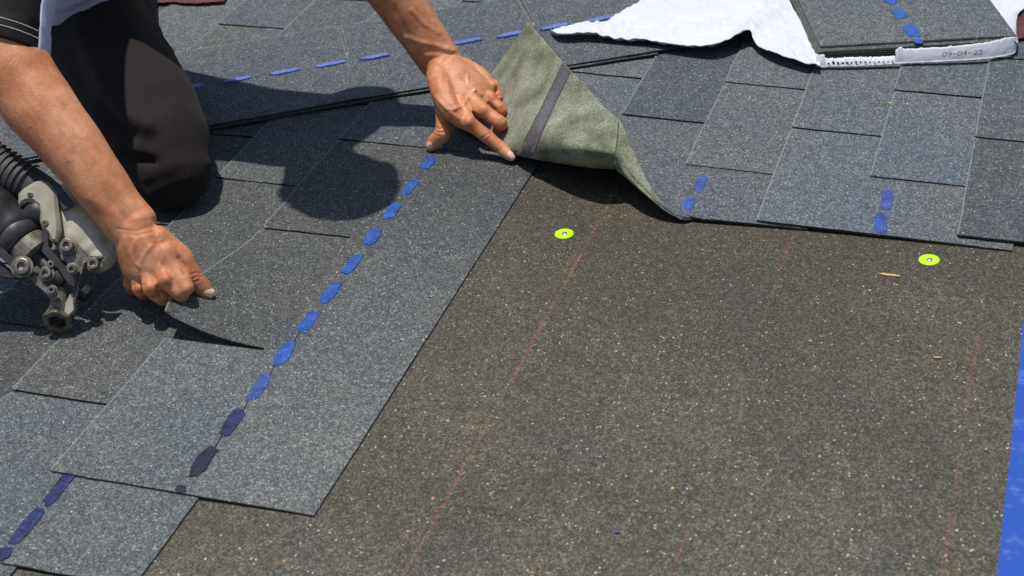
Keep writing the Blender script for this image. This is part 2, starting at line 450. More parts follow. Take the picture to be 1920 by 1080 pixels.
SLOT = .0058
def shingle(x0, y0, ntab=3, tab=.269, slot_len=.135, skew=-.018, zoff=0.0, lift=None, mat='shingle', seed=0, y1=None, deform=None, first=0, fine=False, tones=None):
    L = ntab*tab
    slots = [y0 + k*tab for k in range(1, ntab)]
    ys = [y0 + .0015, y0+.0032]
    k = y0 + .012
    while k < y0 + L - .005: ys.append(k); k += .0125 if fine else .022
    ys.append(y0 + L - .0045)
    ys = [y for y in ys if all(abs(y - s) > .006 for s in slots)]
    for s in slots: ys += [s - SLOT/2, s + SLOT/2]
    ys = sorted(ys)
    if y1: ys = [y for y in ys if y <= y1]
    xs = [x0, x0+.0024] + [x0 + .015 + i*.0195 for i in range(6)] + [x0+slot_len] + [x0 + slot_len + .02*i for i in range(1, 9)] + [x0+WID]
    xs = sorted(xs)
    def present(x, y):
        return not (x < x0 + slot_len and any(abs(y - s) < SLOT*.5 for s in slots))
    def bot(x, y):
        z = TT*(1 - (x-x0)/WID) + zoff + .0006*n3(x*9, y*9, seed)
        if lift: z += lift(x, y)
        return z
    def warp(x, y):
        o = x - x0
        rnd = 0.0
        if o < .003:
            dd = min([y - y0] + [abs(y - s_) for s_ in slots] + [abs(y - y0 - L + .0045)])
            rnd = .0045 if dd < .0031 else 0
        return (x + rnd + .0016*n3(y*14, seed*3.1, 1) + .0005*n3(y*120, seed, 5) if o < .01 else x + .001*n3(y*20, seed, 8),
                y + skew*o + .0016*n3(x*28, round(y*9)*1.7, seed) )
    def ew(x, y):
        e = 1.0 if x < x0 + .0005 else 0
        return e
    rr = random.Random(seed*17+3)
    tb = [(rr.uniform(-.32, .25), rr.uniform(-.35, .55)) for _ in range(ntab)]; hl = (rr.uniform(-.1, .25), rr.uniform(-.5, .1))
    if tones:
        for i_, t_ in enumerate(tones[0]):
            if t_: tb[i_] = t_
        hl = tones[1] or hl
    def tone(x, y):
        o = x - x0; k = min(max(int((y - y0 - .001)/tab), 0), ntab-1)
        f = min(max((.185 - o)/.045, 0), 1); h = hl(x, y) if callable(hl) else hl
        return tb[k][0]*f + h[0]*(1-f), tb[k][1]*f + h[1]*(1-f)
    return grid(xs, ys, present, bot, warp, edge_w=ew, deform=deform, tone=tone)

def add_shingle(x0, y0, label, seed, group='roof shingles laid in overlapping courses', mat='shingle', **kw):
    me = shingle(x0, y0, seed=seed, **kw)
    o = link('roof_shingle', me, [M[mat], M['back'], M['cut']])
    tag(o, label, 'shingle', group)
    return o
def dash(cx, cy, z, ang, parent, mat, ln=.046, wd=.020, seed=0, th=.0011):
    """one raised blob of sealant"""
    n = 54; top = []; rim = []
    ca, sa = math.cos(ang), math.sin(ang)
    ringv = [[], [], []]
    for i in range(n):
        t = 2*math.pi*i/n
        e = .74
        u = ln/2*math.copysign(abs(math.cos(t))**e, math.cos(t)); v_ = wd/2*math.copysign(abs(math.sin(t))**e, math.sin(t))
        j = 1 + .24*n3(math.cos(t)*1.7, math.sin(t)*1.7, seed*3.3) + .15*n3(math.cos(t)*5, math.sin(t)*5, seed)
        v_ += .12*wd*u/ln
        for r, (f, h) in enumerate(((1, -.0008), (.93, th), (.5, th*1.25))):
            U, W = u*j*f, v_*j*f
            ringv[r].append(Vector((cx + U*ca - W*sa, cy + U*sa + W*ca, z + h + (.0003*n3(U*200, W*200, seed) if r else 0))))
    a = Acc(); a.ring_strip(ringv)
    o = a.build('sealant_dash', M[mat], parent)
    return o
def top_z(x0, x, zoff=0): return TT*(1-(x-x0)/WID) + TH + zoff

# lifted tab pinched by the right hand: course x=-.320, second tab y .269-.538
def lift_main(x, y):
    ox = x + .320
    if ox > .17 or y < .270 or y > .60: return 0
    a = max(0, 1 - ox/.16)**2.3; b = max(0, 1 - max(0, y - .30)/.235); b = b*b*(3-2*b)
    return .037*a*b

courses = []   # (x0, y0 list, tabs)
LAB = {}
def course_labels():
    return None
# current course: the long shingle with the row of blue dashes, and the one that follows it
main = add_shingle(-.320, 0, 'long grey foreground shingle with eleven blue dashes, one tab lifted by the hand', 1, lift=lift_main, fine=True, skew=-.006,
                   tones=([(-.12, .55), (-.80, -.3), (-.90, -.2)], lambda x, y: (.18 - 1.15*max(0, y-.10)/.6, .1)))  # tone drop up the shingle: blended granules plus fading gloss painted in as colour
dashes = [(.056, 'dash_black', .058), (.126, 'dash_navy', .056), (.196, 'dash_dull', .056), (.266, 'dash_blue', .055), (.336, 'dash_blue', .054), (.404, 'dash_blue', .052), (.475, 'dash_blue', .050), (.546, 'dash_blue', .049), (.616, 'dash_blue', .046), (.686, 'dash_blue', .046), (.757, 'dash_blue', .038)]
for i, (y, m, ln) in enumerate(dashes):
    dash(-.1565, y, top_z(-.320, -.1565), math.pi/2, main, m, ln, .0185, i)
dash(-.158, .006, top_z(-.320, -.158), math.pi/2, main, 'dash_black', .012, .013, 30)
for i in range(4):       # thin smears of sealant joining the first dashes
    y = .091 + .070*i; a = Acc()
    a.loft([((-.1545, y-.010, top_z(-.32, -.155)+.0002), .0011, .0007), ((-.156, y, top_z(-.32, -.156)+.0002), .0006, .0006), ((-.157, y+.010, top_z(-.32, -.157)+.0002), .0011, .0007)], n=8)
    a.build('sealant_smear', M['dash_black'], main)

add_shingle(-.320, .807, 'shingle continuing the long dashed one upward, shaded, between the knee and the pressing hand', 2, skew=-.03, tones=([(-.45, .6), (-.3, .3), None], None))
for k_, y in enumerate((.865,)): pass
c1 = add_shingle(-.457, -.141, 'shingle at the bottom left edge with two dark sealant dashes showing', 3, skew=-.004, tones=([(-.05, .6), (-.50, -.3), (-.7, -.3)], (.08, .2)))
for i, (y, m, ln) in enumerate(((-.021, 'dash_navy', .060), (-.084, 'dash_navy', .062), (-.129, 'dash_navy', .022))):
    dash(-.2945, y, top_z(-.457, -.2945), math.pi/2, c1, m, ln, .0175, 40+i)
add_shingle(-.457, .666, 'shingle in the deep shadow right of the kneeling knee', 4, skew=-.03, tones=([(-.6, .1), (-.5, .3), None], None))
add_shingle(-.457, 1.473, 'shingle at the top edge, left of the raised forearm', 34, mat='shingle_far')
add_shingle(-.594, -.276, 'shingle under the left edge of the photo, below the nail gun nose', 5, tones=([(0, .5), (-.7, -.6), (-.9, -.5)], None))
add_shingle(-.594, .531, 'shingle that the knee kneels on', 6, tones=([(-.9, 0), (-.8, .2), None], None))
add_shingle(-.594, 1.338, 'shingle beyond the diagonal strip, left of the raised forearm', 7, mat='shingle_far')
add_shingle(-.731, -.410, 'shingle left of the frame beside the nail gun', 8)
add_shingle(-.731, .397, 'shingle behind the nail gun and the bent arm', 9)
add_shingle(-.731, 1.204, 'shingle at the top left beyond the knee with a short black slot', 10, mat='shingle_far')
for i in range(4):
    x0 = -.868 - .137*i; y0 = -.276 if i % 2 == 0 else -.410
    for j in range(3):
        add_shingle(x0, y0 + .807*j, '%s shingle of the %s row left of the kneeling worker' % (('nearest', 'middle', 'farthest')[j], ('first', 'second', 'third', 'fourth')[i]), 50+i*3+j, mat='shingle_far', group='shingles behind the worker')
# right-hand field
add_shingle(-.052, .812, 'shingle behind the folded-back corner, between it and the diagonal strip', 12, mat='shingle_far', skew=-.07)
add_shingle(-.052, 1.62, 'shingle at the top edge under the white wrapper', 13, mat='shingle_far')
add_shingle(-.183, 1.352, 'shingle at the top edge between the raised forearm and the white wrapper', 14, mat='shingle_far')
add_shingle(.215, .799, 'shingle whose notched end stops above the left pair of blue dashes', 15, mat='shingle_far', skew=-.055)
add_shingle(.215, 1.606, 'shingle under the white wrapper beyond the frame', 35, mat='shingle_far')
s341 = add_shingle(.341, .661, 'shingle in the upper right with a pair of blue dashes near its cut end', 16, mat='shingle_far', skew=-.045)
add_shingle(.341, 1.468, 'shingle under the shingle bundle', 36, mat='shingle_far')
add_shingle(.470, .801, 'shingle ending above the right pair of blue dashes', 17, mat='shingle_far', skew=-.045)
add_shingle(.470, 1.608, 'shingle beneath the back of the shingle bundle', 37, mat='shingle_far')
add_shingle(.596, .664, 'shingle at the right edge, nearest to the blue strip', 18, mat='shingle_far', skew=-.05, tones=([(-.5, -.1), (-.2, .2), (-.3, .1)], (-.3, 0)))
add_shingle(.596, 1.471, 'shingle right of the shingle bundle by the maroon film', 38, mat='shingle_far')
for x0, y0 in ((.725, .799), (.855, .664), (.985, .799)):
    for j in range(2):
        add_shingle(x0, y0+.807*j, '%s shingle of the %s row right of the blue plastic strip' % (('near', 'far')[j], {.725: 'first', .855: 'second', .985: 'third'}[x0]), 60+int(x0*10)+j, mat='shingle_far', group='shingles beyond the right edge')
for i, (y, ln) in enumerate(((.749, .056), (.687, .054))):
    dash(.4995, y - .003, top_z(.341, .4995), math.pi/2 + .06, s341, 'dash_dull', ln, .0165, 70+i)

# ---- the two shingles whose corner is folded back
def bez(p, q, r, t):  # quadratic through three points (p at 0, q at .5, r at 1)
    return p*(2*(t-.5)*(t-1)) + q*(4*t*(1-t)) + r*(2*t*(t-.5))
def cr(pts, t):
    n = len(pts)-1; t = min(max(t, 0), 1)*n; i = min(int(t), n-1); f = t-i
    p0 = pts[max(i-1, 0)]; p1 = pts[i]; p2 = pts[i+1]; p3 = pts[min(i+2, n)]
    return 0.5*((2*p1) + (p2-p0)*f + (2*p0-5*p1+4*p2-p3)*f*f + (-p0+3*p1-3*p2+p3)*f**3)
def flap(name, cols, nu, nv, th=TH, mats=None, side=1):
    """cols: list of columns, each a list of 3D points from the flat part to the free end (same count)"""
    m = len(cols[0]); G = []
    for a_ in range(nu+1):
        u = a_/nu
        cp = [cr([c[k] for c in cols], u) for k in range(m)]
        G.append([cr(cp, b_/nv) for b_ in range(nv+1)])
    V = []; F = []; MI = []; E = []
    def nr(i, j):
        du = G[min(i+1, nu)][j] - G[max(i-1, 0)][j]; dv = G[i][min(j+1, nv)] - G[i][max(j-1, 0)]
        q = du.cross(dv); return q.normalized() if q.length > 1e-12 else Vector((0, 0, 1))
    for s in (0, 1):
        for i in range(nu+1):
            for j in range(nv+1):
                nn = -nr(i, j)*side
                V.append(G[i][j] + nn*(th*s) + Vector((0, 0, .0006*n3(i*.7, j*.7, 3)))); E.append(1.0 if (j == nv) else 0)
    W = nv+1; o = (nu+1)*W
    for i in range(nu):
        for j in range(nv):
            a_, b_, c_, d_ = i*W+j, (i+1)*W+j, (i+1)*W+j+1, i*W+j+1
            F.append((a_, b_, c_, d_)); MI.append(1); F.append((o+a_, o+d_, o+c_, o+b_)); MI.append(0)
    for j in range(nv):
        for i in (0, nu): F.append((i*W+j, i*W+j+1, o+i*W+j+1, o+i*W+j)); MI.append(2)
    for i in range(nu):
        for j in (0, nv): F.append((i*W+j, (i+1)*W+j, o+(i+1)*W+j, o+i*W+j)); MI.append(2)
    me = mesh(name, V, F, MI)
    me.polygons.foreach_set('use_smooth', [mi != 2 for mi in MI])
    attr(me, 'edge', E)
    return me, G

# columns: G2 flat behind, G1 start of roll, B bulge near the roof, M, N, E free end
fc = []
def fcol(back, g1, b, m, n_, e):
    fc.append([Vector(back), Vector(g1), b, m, n_, e])
fcol((-.183, 1.15, .0066), (-.165, .95, .008), P(855, 238, .010), P(882, 190, .024), P(928, 128, .050), P(990, 40, .118))
fcol((-.110, 1.15, .0051), (-.105, .92, .006), P(915, 266, .012), P(938, 210, .036), P(972, 150, .066), P(1023, 78, .118))
fcol((-.030, 1.15, .0034), (-.035, .88, .005), P(970, 291, .018), P(995, 240, .064), P(1027, 177, .086), P(1056, 117, .122))
fcol((.030, 1.15, .0022), (.030, .86, .004), P(1040, 305, .024), P(1052, 268, .075), P(1074, 208, .092), P(1098, 162, .115))
fcol((.085, 1.12, .0010), (.080, .86, .004), P(1104, 314, .026), P(1111, 284, .078), P(1124, 242, .090), P(1136, 203, .106))
fcol((.136, 1.10, .0002), (.122, .86, .004), P(1154, 317, .028), P(1153, 291, .072), P(1157, 257, .082), P(1160, 222, .095))
meA, GA = flap('folded_shingle', fc, 70, 60)
fa = link('folded_shingle', meA, [M['shingle'], M['back'], M['cut']])
tag(fa, 'shingle folded back to show its grey-green underside and dark film strip', 'shingle')
# release film strip on the underside
def strip_on(G, nu, nv, u0, u1, v0, v1, off, n=60):
    V = []; F = []
    def g(u, v):
        x = min(max(u, 0), 1)*nu; y = min(max(v, 0), 1)*nv; i = min(int(x), nu-1); j = min(int(y), nv-1); fx, fy = x-i, y-j
        return (G[i][j]*(1-fx)+G[i+1][j]*fx)*(1-fy) + (G[i][j+1]*(1-fx)+G[i+1][j+1]*fx)*fy
    for s in (0, 1):
        for k in range(n+1):
            v = v0 + (v1-v0)*k/n
            for q in range(5):
                u = u0 + (u1-u0)*q/4 + (.004*n3(v*22, q*.01, 2) if q in (0, 4) else 0)
                p = g(u, v); nn = (g(u+.01, v)-g(u-.01, v)).cross(g(u, v+.01)-g(u, v-.01)).normalized()
                V.append(p + nn*(off*(s*1.0 + .15)) + nn*(.0004*n3(v*60, u*60, 1) if s else 0))
    o = (n+1)*5
    for k in range(n):
        for q in range(4):
            a_ = k*5+q; F.append((a_, a_+1, a_+6, a_+5)); F.append((o+a_, o+a_+5, o+a_+6, o+a_+1))
    for k in range(n):
        for q in (0, 4): F.append((k*5+q, (k+1)*5+q, o+(k+1)*5+q, o+k*5+q))
    for q in range(4):
        for k in (0, n): F.append((k*5+q, k*5+q+1, o+k*5+q+1, o+k*5+q))
    return mesh('film_strip', V, F)
link('film_strip', strip_on(GA, 70, 60, .40, .475, .30, .997, .0007), M['film'], fa, True)

fc = []
def Z(x, y): return top_z(.086, x) - TH
fcol((.086, 0.9375, 0.0066), (.100, .86, .0085), P(1157, 320, .028), P(1152, 293, .071), P(1156, 260, .079), P(1161, 221, .092))
fcol((.118, 0.9357, 0.0059), (.125, .83, .008), P(1178, 336, .033), P(1170, 312, .054), P(1171, 286, .067), P(1177, 256, .078))
fcol((.150, 0.9340, 0.0053), (.158, .80, .0075), P(1203, 357, .029), P(1192, 338, .044), P(1190, 320, .053), P(1195, 300, .060))
fcol((.180, 0.9323, 0.0047), (.190, .77, .007), P(1228, 376, .023), P(1216, 362, .033), P(1212, 351, .039), P(1214, 339, .044))
fcol((.215, 0.9304, 0.0040), (.225, .73, .0062), P(1257, 397, .013), P(1248, 391, .018), P(1242, 384, .021), P(1241, 377, .023))
fcol((.250, 0.9285, 0.0032), (.250, .70, .0055), P(1288, 410, .006), P(1282, 407, .008), P(1278, 404, .009), P(1276, 401, .010))
fcol((.265, 0.9277, 0.0029), (.266, .69, .0050), Vector((.268, .672, .0048)), Vector((.268, .668, .0047)), Vector((.268, .664, .0046)), Vector((.268, .659, .0046)))
fcol((.300, 0.9257, 0.0022), (.300, .69, .0044), Vector((.30, .672, .0043)), Vector((.30, .668, .0042)), Vector((.30, .664, .0042)), Vector((.30, .659, .0042)))
fcol((.409, 0.9197, 0.0000), (.409, .69, .001), Vector((.409, .672, .001)), Vector((.409, .668, .001)), Vector((.409, .664, .001)), Vector((.409, .659, .001)))
meB, GB = flap('curled_shingle', fc, 90, 44)
fb = link('curled_shingle', meB, [M['shingle_far'], M['back'], M['cut']])
tag(fb, 'shingle beside the folded one, its end curling up in a narrow lip', 'shingle')
# the flat remainder of that course beyond the curl
add_shingle(.086, .9412, 'shingle above the curled one with short black slots, left part of the upper right rows', 11, mat='shingle_far', skew=-.055, zoff=.0004)
for i, (x, y, ln) in enumerate(((.2475, .750, .054), (.2455, .693, .040))):
    dash(x, y, top_z(.086, .2465) + (.0008 if i == 0 else .0022), math.pi/2, fb, 'dash_dull', ln, .0165, 75+i)

# ---- diagonal strip in the valley
vq = P(1070, 119, .016) - P(390, 234, .016); va = math.atan2(vq.y, vq.x); vd = Vector((math.cos(va), math.sin(va), 0)); vn = Vector((-math.sin(va), math.cos(va), 0)); vo = P(700, 184, .016); vo.z = 0
def valley(s0, s1, zoff, label, seed, slots, shift=0.0):
    xs = [0, .0016] + [.02*i for i in range(1, 8)] + [.175, .195] + [.215 + .021*i for i in range(5)] + [.3176, .32]   # across
    ys = [s0, s0+.003]; k = s0+.02
    while k < s1-.01: ys.append(k); k += .02
    ys.append(s1); ys = [y for y in ys if all(abs(y-s) > .007 for s in slots)]
    for s in slots: ys += [s-.0036, s-.0022, s+.0022, s+.0036]
    ys.sort()
    def deform(x, y, t, p):
        zz = zoff + .0020*n3(y*5, x*4, seed) + t + .0008*n3(y*20, x*8, seed)
        if x < .03: zz += .0018
        bow = .006*math.sin((y+.25)*5.5) + .0016*n3(y*11, seed, 2)
        q = vo + vd*y + vn*(x + shift + bow*(1-x/.4)); return Vector((q.x, q.y, zz))
    me = grid(xs, ys, lambda x, y: not (x > .19 and any(abs(y-s) < .002 for s in slots)), lambda x, y: 0, lambda x, y: (x, y), deform=deform,
              edge_w=lambda x, y: 1.0 if (x > .319 or (x > .18 and any(abs(y-s) < .0025 for s in slots))) else 0)
    o = link('roof_shingle', me, [M['shingle_far'], M['back'], M['cut']]); tag(o, label, 'shingle'); return o
v0 = valley(-.62, .50, .0125, 'long diagonal shingle strip crossing behind the hand with a line of blue dashes', 81, [-.34, -.022, .296])
valley(-.66, .46, .0088, 'lower diagonal strip whose thin edge shows below the dashed diagonal strip', 82, [], .004-.008)
for i in range(11):
    s = -.36 + .0765*i
    q = vo + vd*s + vn*.158
    dash(q.x, q.y, .0125 + TH + .0015, va + .02, v0, 'dash_far', .050, .0135, 90+i, th=.0016)

# ------------------------------------------------------------------ blue strip at the right
def ragged(x, y): return x
bt = grid([.685, .6862, .70, .73, .76, .80, .84, .86], [-.75+.05*i for i in range(29)], lambda x, y: True,
          lambda x, y: .0012 + .0006*n3(x*30, y*14, 4), lambda x, y: (x + .0022*n3(y*9, 3.3, 1) + .0007*n3(y*60, 1, 1), y), th=.0008)
bt.polygons.foreach_set('material_index', [0]*len(bt.polygons))
o = link('blue_membrane_strip', bt, M['bluetape']); tag(o, 'scuffed bright blue plastic strip along the right edge of the brown underlayment', 'plastic strip')

# ------------------------------------------------------------------ cap nails, splinters, crumbs
def cap_nail(x, y, label, rz):
    e = empty('cap_nail', (x, y, 0)); tag(e, label, 'cap nail', 'lime cap nails')
    prof = [(.0126, -.0004), (.0130, .0006), (.0127, .0018), (.0118, .0024), (.0098, .0022), (.0060, .0020), (.0042, .0015)]
    a = Acc(); rings = [[Vector((x + r*math.cos(2*math.pi*i/40), y + r*math.sin(2*math.pi*i/40), z)) for i in range(40)] for r, z in prof]
    a.ring_strip(rings); a.build('plastic_cap', M['lime'], e, True)
    b = Acc(); rings = [[Vector((x + .0006 + r*math.cos(2*math.pi*i/20), y + r*math.sin(2*math.pi*i/20), z)) for i in range(20)] for r, z in ((.0038, .001), (.0038, .0022), (.003, .0028), (.001, .0030))]
    b.ring_strip(rings); b.build('nail_head', M['steel'], e, True)
p = P(1058, 440); cap_nail(p.x, p.y, 'lime green cap nail below the folded shingle, nearer to the worker', 0)
p = P(1742, 489); cap_nail(p.x, p.y, 'lime green cap nail near the right edge beside the wood splinter', 1)
def chip(px, py, L, W, rz, label, mat='wood', name='wood_splinter', z=.0006, h=.0016, cat='splinter', grp=None):
    p = P(px, py); a = Acc(); c, s = math.cos(rz), math.sin(rz)
    pts = [(-.5, -.2), (-.38, -.42), (-.1, -.5), (.22, -.36), (.5, -.30), (.48, .18), (.2, .34), (.05, .22), (-.3, .3)]
    a.prism([Vector((p.x + (u*L*c - v*W*s), p.y + (u*L*s + v*W*c), z)) for u, v in pts], (0, 0, 1), h, .0003)
    o = a.build(name, M[mat]); tag(o, label, cat, grp); return o
chip(1668, 517, .026, .0055, -.1, 'small curved pine splinter left of the right lime cap nail')
chip(1758, 672, .010, .003, .1, 'tiny pale splinter near the blue strip, middle height')
chip(1884, 469, .008, .003, .1, 'tiny pale splinter just below the cut shingle ends at the right edge')
chip(1668, 209, .0045, .003, .4, 'tiny lime crumb on the upper right shingles', 'lime', 'plastic_crumb', z=.013, cat='crumb')
chip(1157, 1000, .005, .003, .4, 'tiny blue crumb on the underlayment near the bottom edge', 'bluetape', 'plastic_crumb', cat='crumb')
# narrow cut-off ends protruding under the courses
def slip(px0, py0, px1, py1, z, label):
    a_ = P(px0, py0, z); b_ = P(px1, py1, z); d = (b_-a_).normalized(); q = Vector((d.y, -d.x, 0))
    if q.y > 0: q = -q
    a = Acc(); a.prism([a_ - q*.02, b_ - q*.02, b_ + q*.0015, a_ + q*.0015], (0, 0, 1), .0016)
    o = a.build('shingle_offcut', M['back']); tag(o, label, 'offcut')
slip(1418, 420, 1487, 427, .0004, 'thin pale offcut edge under the shingle ends, middle')
slip(1787, 445, 1860, 453, .0004, 'thin pale offcut edge under the shingle ends, by the right cap nail')

# ------------------------------------------------------------------ bundle of shingles in torn white wrapper
bz0 = .0135
fl = P(1537, 118, bz0); frr = P(1903, 98, bz0)
bd = (frr - fl); bd.z = 0; BL = bd.length; bd.normalize(); bn = Vector((-bd.y, bd.x, 0))
BANG = math.atan2(bd.y, bd.x)
NB = 7; bth = .0034
for i in range(NB):
    e_ = .0012*random.uniform(-1, 1) ; z = bz0 + i*(bth) 
    f2 = .0045*random.uniform(-1, 1) + (.004 if i == NB-1 else 0)
    top = (i == NB-1)
    xs = [0, .02, .1, .2, .3, BL]; ys = [0, .02] + [.1*k for k in range(1, 10)]
    def deform(x, y, t, p, i=i, e_=e_, f2=f2, z=z):
        fx = x + e_ - .0
        fx = fx + (x/BL-.5)*.001
        # left side of the pile leans outward towards the bottom
        q = fl + bd*(fx + (NB-1-i)*-.0018 + .002) + bn*(y + .004 + f2 + .001*n3(x*30, i*3.3, 1)) - bd*(y*.10)
        return Vector((q.x, q.y, z + t + .0004*n3(x*12, y*9, i)))
    xs = [BL*k/24 for k in range(25)]
    me = grid(xs, ys, lambda x, y: True, lambda x, y: 0, lambda x, y: (x, y), th=bth-.0012 if not top else bth-.0006, deform=deform)
    o = link('stacked_shingle', me, [M['shingle_far'], M['back'], M['cutpale']])
    tag(o, 'top shingle of the bundle with four blue ovals on it' if top else ('lowest', 'second lowest', 'third lowest', 'middle', 'third from top', 'second from top')[i] + ' shingle in the edge of the stacked bundle', 'shingle', 'shingles stacked in the bundle')
    if top:
        tz = z + bth - .0006
        for j, (px, py, ln) in enumerate(((1722, 78, .020), (1709, 58, .050), (1687, 26, .050), (1669, -2, .050), (1650, -30, .05))):
            q = P(px, py, tz); dash(q.x, q.y, tz, BANG + math.pi/2 + .12, o, 'dash_blue', ln, .0225 if ln > .03 else .012, 120+j)
BTOP = bz0 + NB*bth

# white film: outline between a lower (near) and an upper (far) curve, ragged and crumpled
def film(name, near, far, n, m, zf, parent=None, mat='wrap', ragn=.0, ragf=.0, th=.0009, seed=0):
    V = []; F = []
    near = [Vector(p) for p in near]; far = [Vector(p) for p in far]
    for s in (0, 1):
        for i in range(n+1):
            a_ = cr(near, i/n); b_ = cr(far, i/n); dv = (b_-a_); L = dv.length or 1; dv = dv/L
            a_ = a_ - dv*(ragn*(n3(i*.9, seed, 1) + .6*n3(i*2.3, seed, 2))); b_ = b_ + dv*(ragf*(n3(i*.8, seed, 3) + .6*n3(i*2.1, seed, 4)))
            for j in range(m+1):
                p = a_.lerp(b_, j/m); p = p + Vector((0, 0, zf(p, i/n, j/m) - (th if s else 0))); V.append(p)
    W = m+1; o = (n+1)*W
    for i in range(n):
        for j in range(m):
            a_ = i*W+j; F.append((a_, a_+W, a_+W+1, a_+1)); F.append((o+a_, o+a_+1, o+a_+W+1, o+a_+W))
    for i in range(n):
        for j in (0, m): F.append((i*W+j, (i+1)*W+j, o+(i+1)*W+j, o+i*W+j))
    for j in range(m):
        for i in (0, n): F.append((i*W+j, i*W+j+1, o+i*W+j+1, o+i*W+j))
    me = mesh(name, V, F); bm = bmesh.new(); bm.from_mesh(me); bmesh.ops.recalc_face_normals(bm, faces=bm.faces); bm.to_mesh(me); bm.free()
    return link(name, me, M[mat], parent, True)
wr = empty('bundle_wrapper', P(1400, 60, .014)); tag(wr, 'torn white plastic wrapper spread open around the shingle bundle', 'wrapper')
def crump(p, u, v):
    r = .0045*n3(p.x*14, p.y*14, 2) + .007*(.25-abs(n3(p.x*26+3*n3(p.x*9, p.y*9, 4), p.y*20, 5))) + .003*(.2-abs(n3(p.x*60, p.y*55, 8))) + .0012*n3(p.x*110, p.y*90, 7)
    ridge = .010*math.exp(-((p.x - .215 - .25*(p.y-1.2))/.018)**2)
    edge = .006*math.exp(-(v/.06)**2)*(1 if u < .7 else .3)
    return r + ridge + edge
wz = .024
near = [P(px, py, wz) for px, py in ((1032, 57), (1050, 70), (1110, 70), (1180, 77), (1250, 86), (1320, 94), (1352, 91), (1385, 78), (1405, 71), (1420, 84), (1448, 100), (1500, 116), (1538, 123))]
far = [P(px, py, wz) for px, py in ((1032, 52), (1060, 47), (1100, 42), (1130, 40), (1165, 21), (1200, 1), (1235, -30), (1270, -60), (1310, -90), (1350, -110), (1395, -120), (1425, -80), (1538, 98))]
film('wrapper_sheet', near, far, 240, 100, crump, wr, ragn=.0012, ragf=.002)
# right hand side of the wrapper
near = [P(1846, -2, BTOP-.006), P(1864, 22, BTOP-.006), P(1884, 48, BTOP-.006), P(1903, 76, BTOP-.006), P(1907, 82, BTOP-.008)]
far = [P(1930, -60, .02), P(1925, 5, .02), P(1908, 30, .02), P(1906, 62, .02), P(1910, 80, .016)]
film('wrapper_side', near, far, 40, 24, lambda p, u, v: .003*n3(p.x*30, p.y*30, 3)+.0015*n3(p.x*80, p.y*80, 4), wr, ragf=.002, seed=4)
# front lip with ragged top edge
def lip(name, pts, seed, rag):
    """pts: (px bottom, py bottom, height m); stands in front of the pile"""
    n = 120; V = []; F = []
    bot = [P(a_, b_, .0150) for a_, b_, h in pts]; hs = [Vector((h, 0, 0)) for *_, h in pts]
    m = 8
    for s in (0, 1):
        for i in range(n+1):
            p = cr(bot, i/n); h = cr(hs, i/n).x
            h += rag*(n3(i*.55, seed, 1) + .8*abs(n3(i*1.7, seed, 2)))
            for j in range(m+1):
                v = j/m; bulge = .0014*math.sin(v*math.pi*.9) + .0008*n3(i*.4, v*5, seed)
                q = p - bn*(.0045 + bulge + (-.0006 if s else 0)) + bn*(v*.0095) + Vector((0, 0, v*h)) ; V.append(q)
    W = m+1; o = (n+1)*W
    for i in range(n):
        for j in range(m):
            a_ = i*W+j; F.append((a_, a_+W, a_+W+1, a_+1)); F.append((o+a_, o+a_+1, o+a_+W+1, o+a_+W))
    for i in range(n):
        for j in (0, m): F.append((i*W+j, (i+1)*W+j, o+(i+1)*W+j, o+i*W+j))
    me = mesh(name, V, F); return link(name, me, M['wrap'], wr, True)
lip('wrapper_lip', [(1530, 122, .014), (1545, 123, .016), (1552, 122, .009), (1600, 121, .010), (1640, 119, .0085), (1679, 117, .0085)], 3, .0022)
lip('wrapper_lip', [(1679, 117, .018), (1690, 116, .023), (1700, 115.5, .019), (1780, 112, .0195), (1850, 107, .022), (1890, 101, .025), (1903, 95, .020), (1905, 84, .012)], 9, .0022)
# printed marks: dot-matrix date and slanted ink bars
FONT = {'0': '01110100011001110101110011000101110', '9': '01110100011000101111000010001001100', '-': '00000000000000011111000000000000000',
        '4': '00010001100101010010111110001000010', '2': '01110100010000100010001000100011111', '3': '11111000100010000010000011000101110'}
FONT['0'] = '01110100011000110001100011000101110'
a = Acc()
q0 = P(1766, 104.5, .0225) - bn*.0038; sx = .00125; sz = .00115
for ci, ch in enumerate('09-04-23'):
    for r in range(7):
        for c_ in range(5):
            if FONT[ch][r*5+c_] == '1':
                q = q0 + bd*((ci*6.1+c_)*sx) + Vector((0, 0, (6-r)*sz)) 
                a.prism([q, q+bd*sx*.8, q+bd*sx*.8+Vector((0, 0, sz*.85)), q+Vector((0, 0, sz*.85))], -bn, .0006)
a.build('printed_date', M['ink'], wr)
a = Acc()
for i in range(15):
    px = 1552 + i*8.6; q = P(px, 118.5 - i*.28, .0185) - bn*.0048
    ww, hh = .0030*random.uniform(.6, 1.2)*(1.25 - i*.05), .0042*random.uniform(.6, 1.1)*(1.2 - i*.03)
    a.prism([q, q+bd*ww, q+bd*ww*.7+Vector((0, 0, hh)), q-bd*ww*.3+Vector((0, 0, hh))], -bn, .0007)
    if i % 2 == 0:
        q = q - Vector((0, 0, .002)); a.prism([q, q+bd*ww*1.8, q+bd*ww*1.8+Vector((0, 0, .0009)), q+Vector((0, 0, .0009))], -bn, .0007)
a.build('printed_marks', M['ink'], wr)
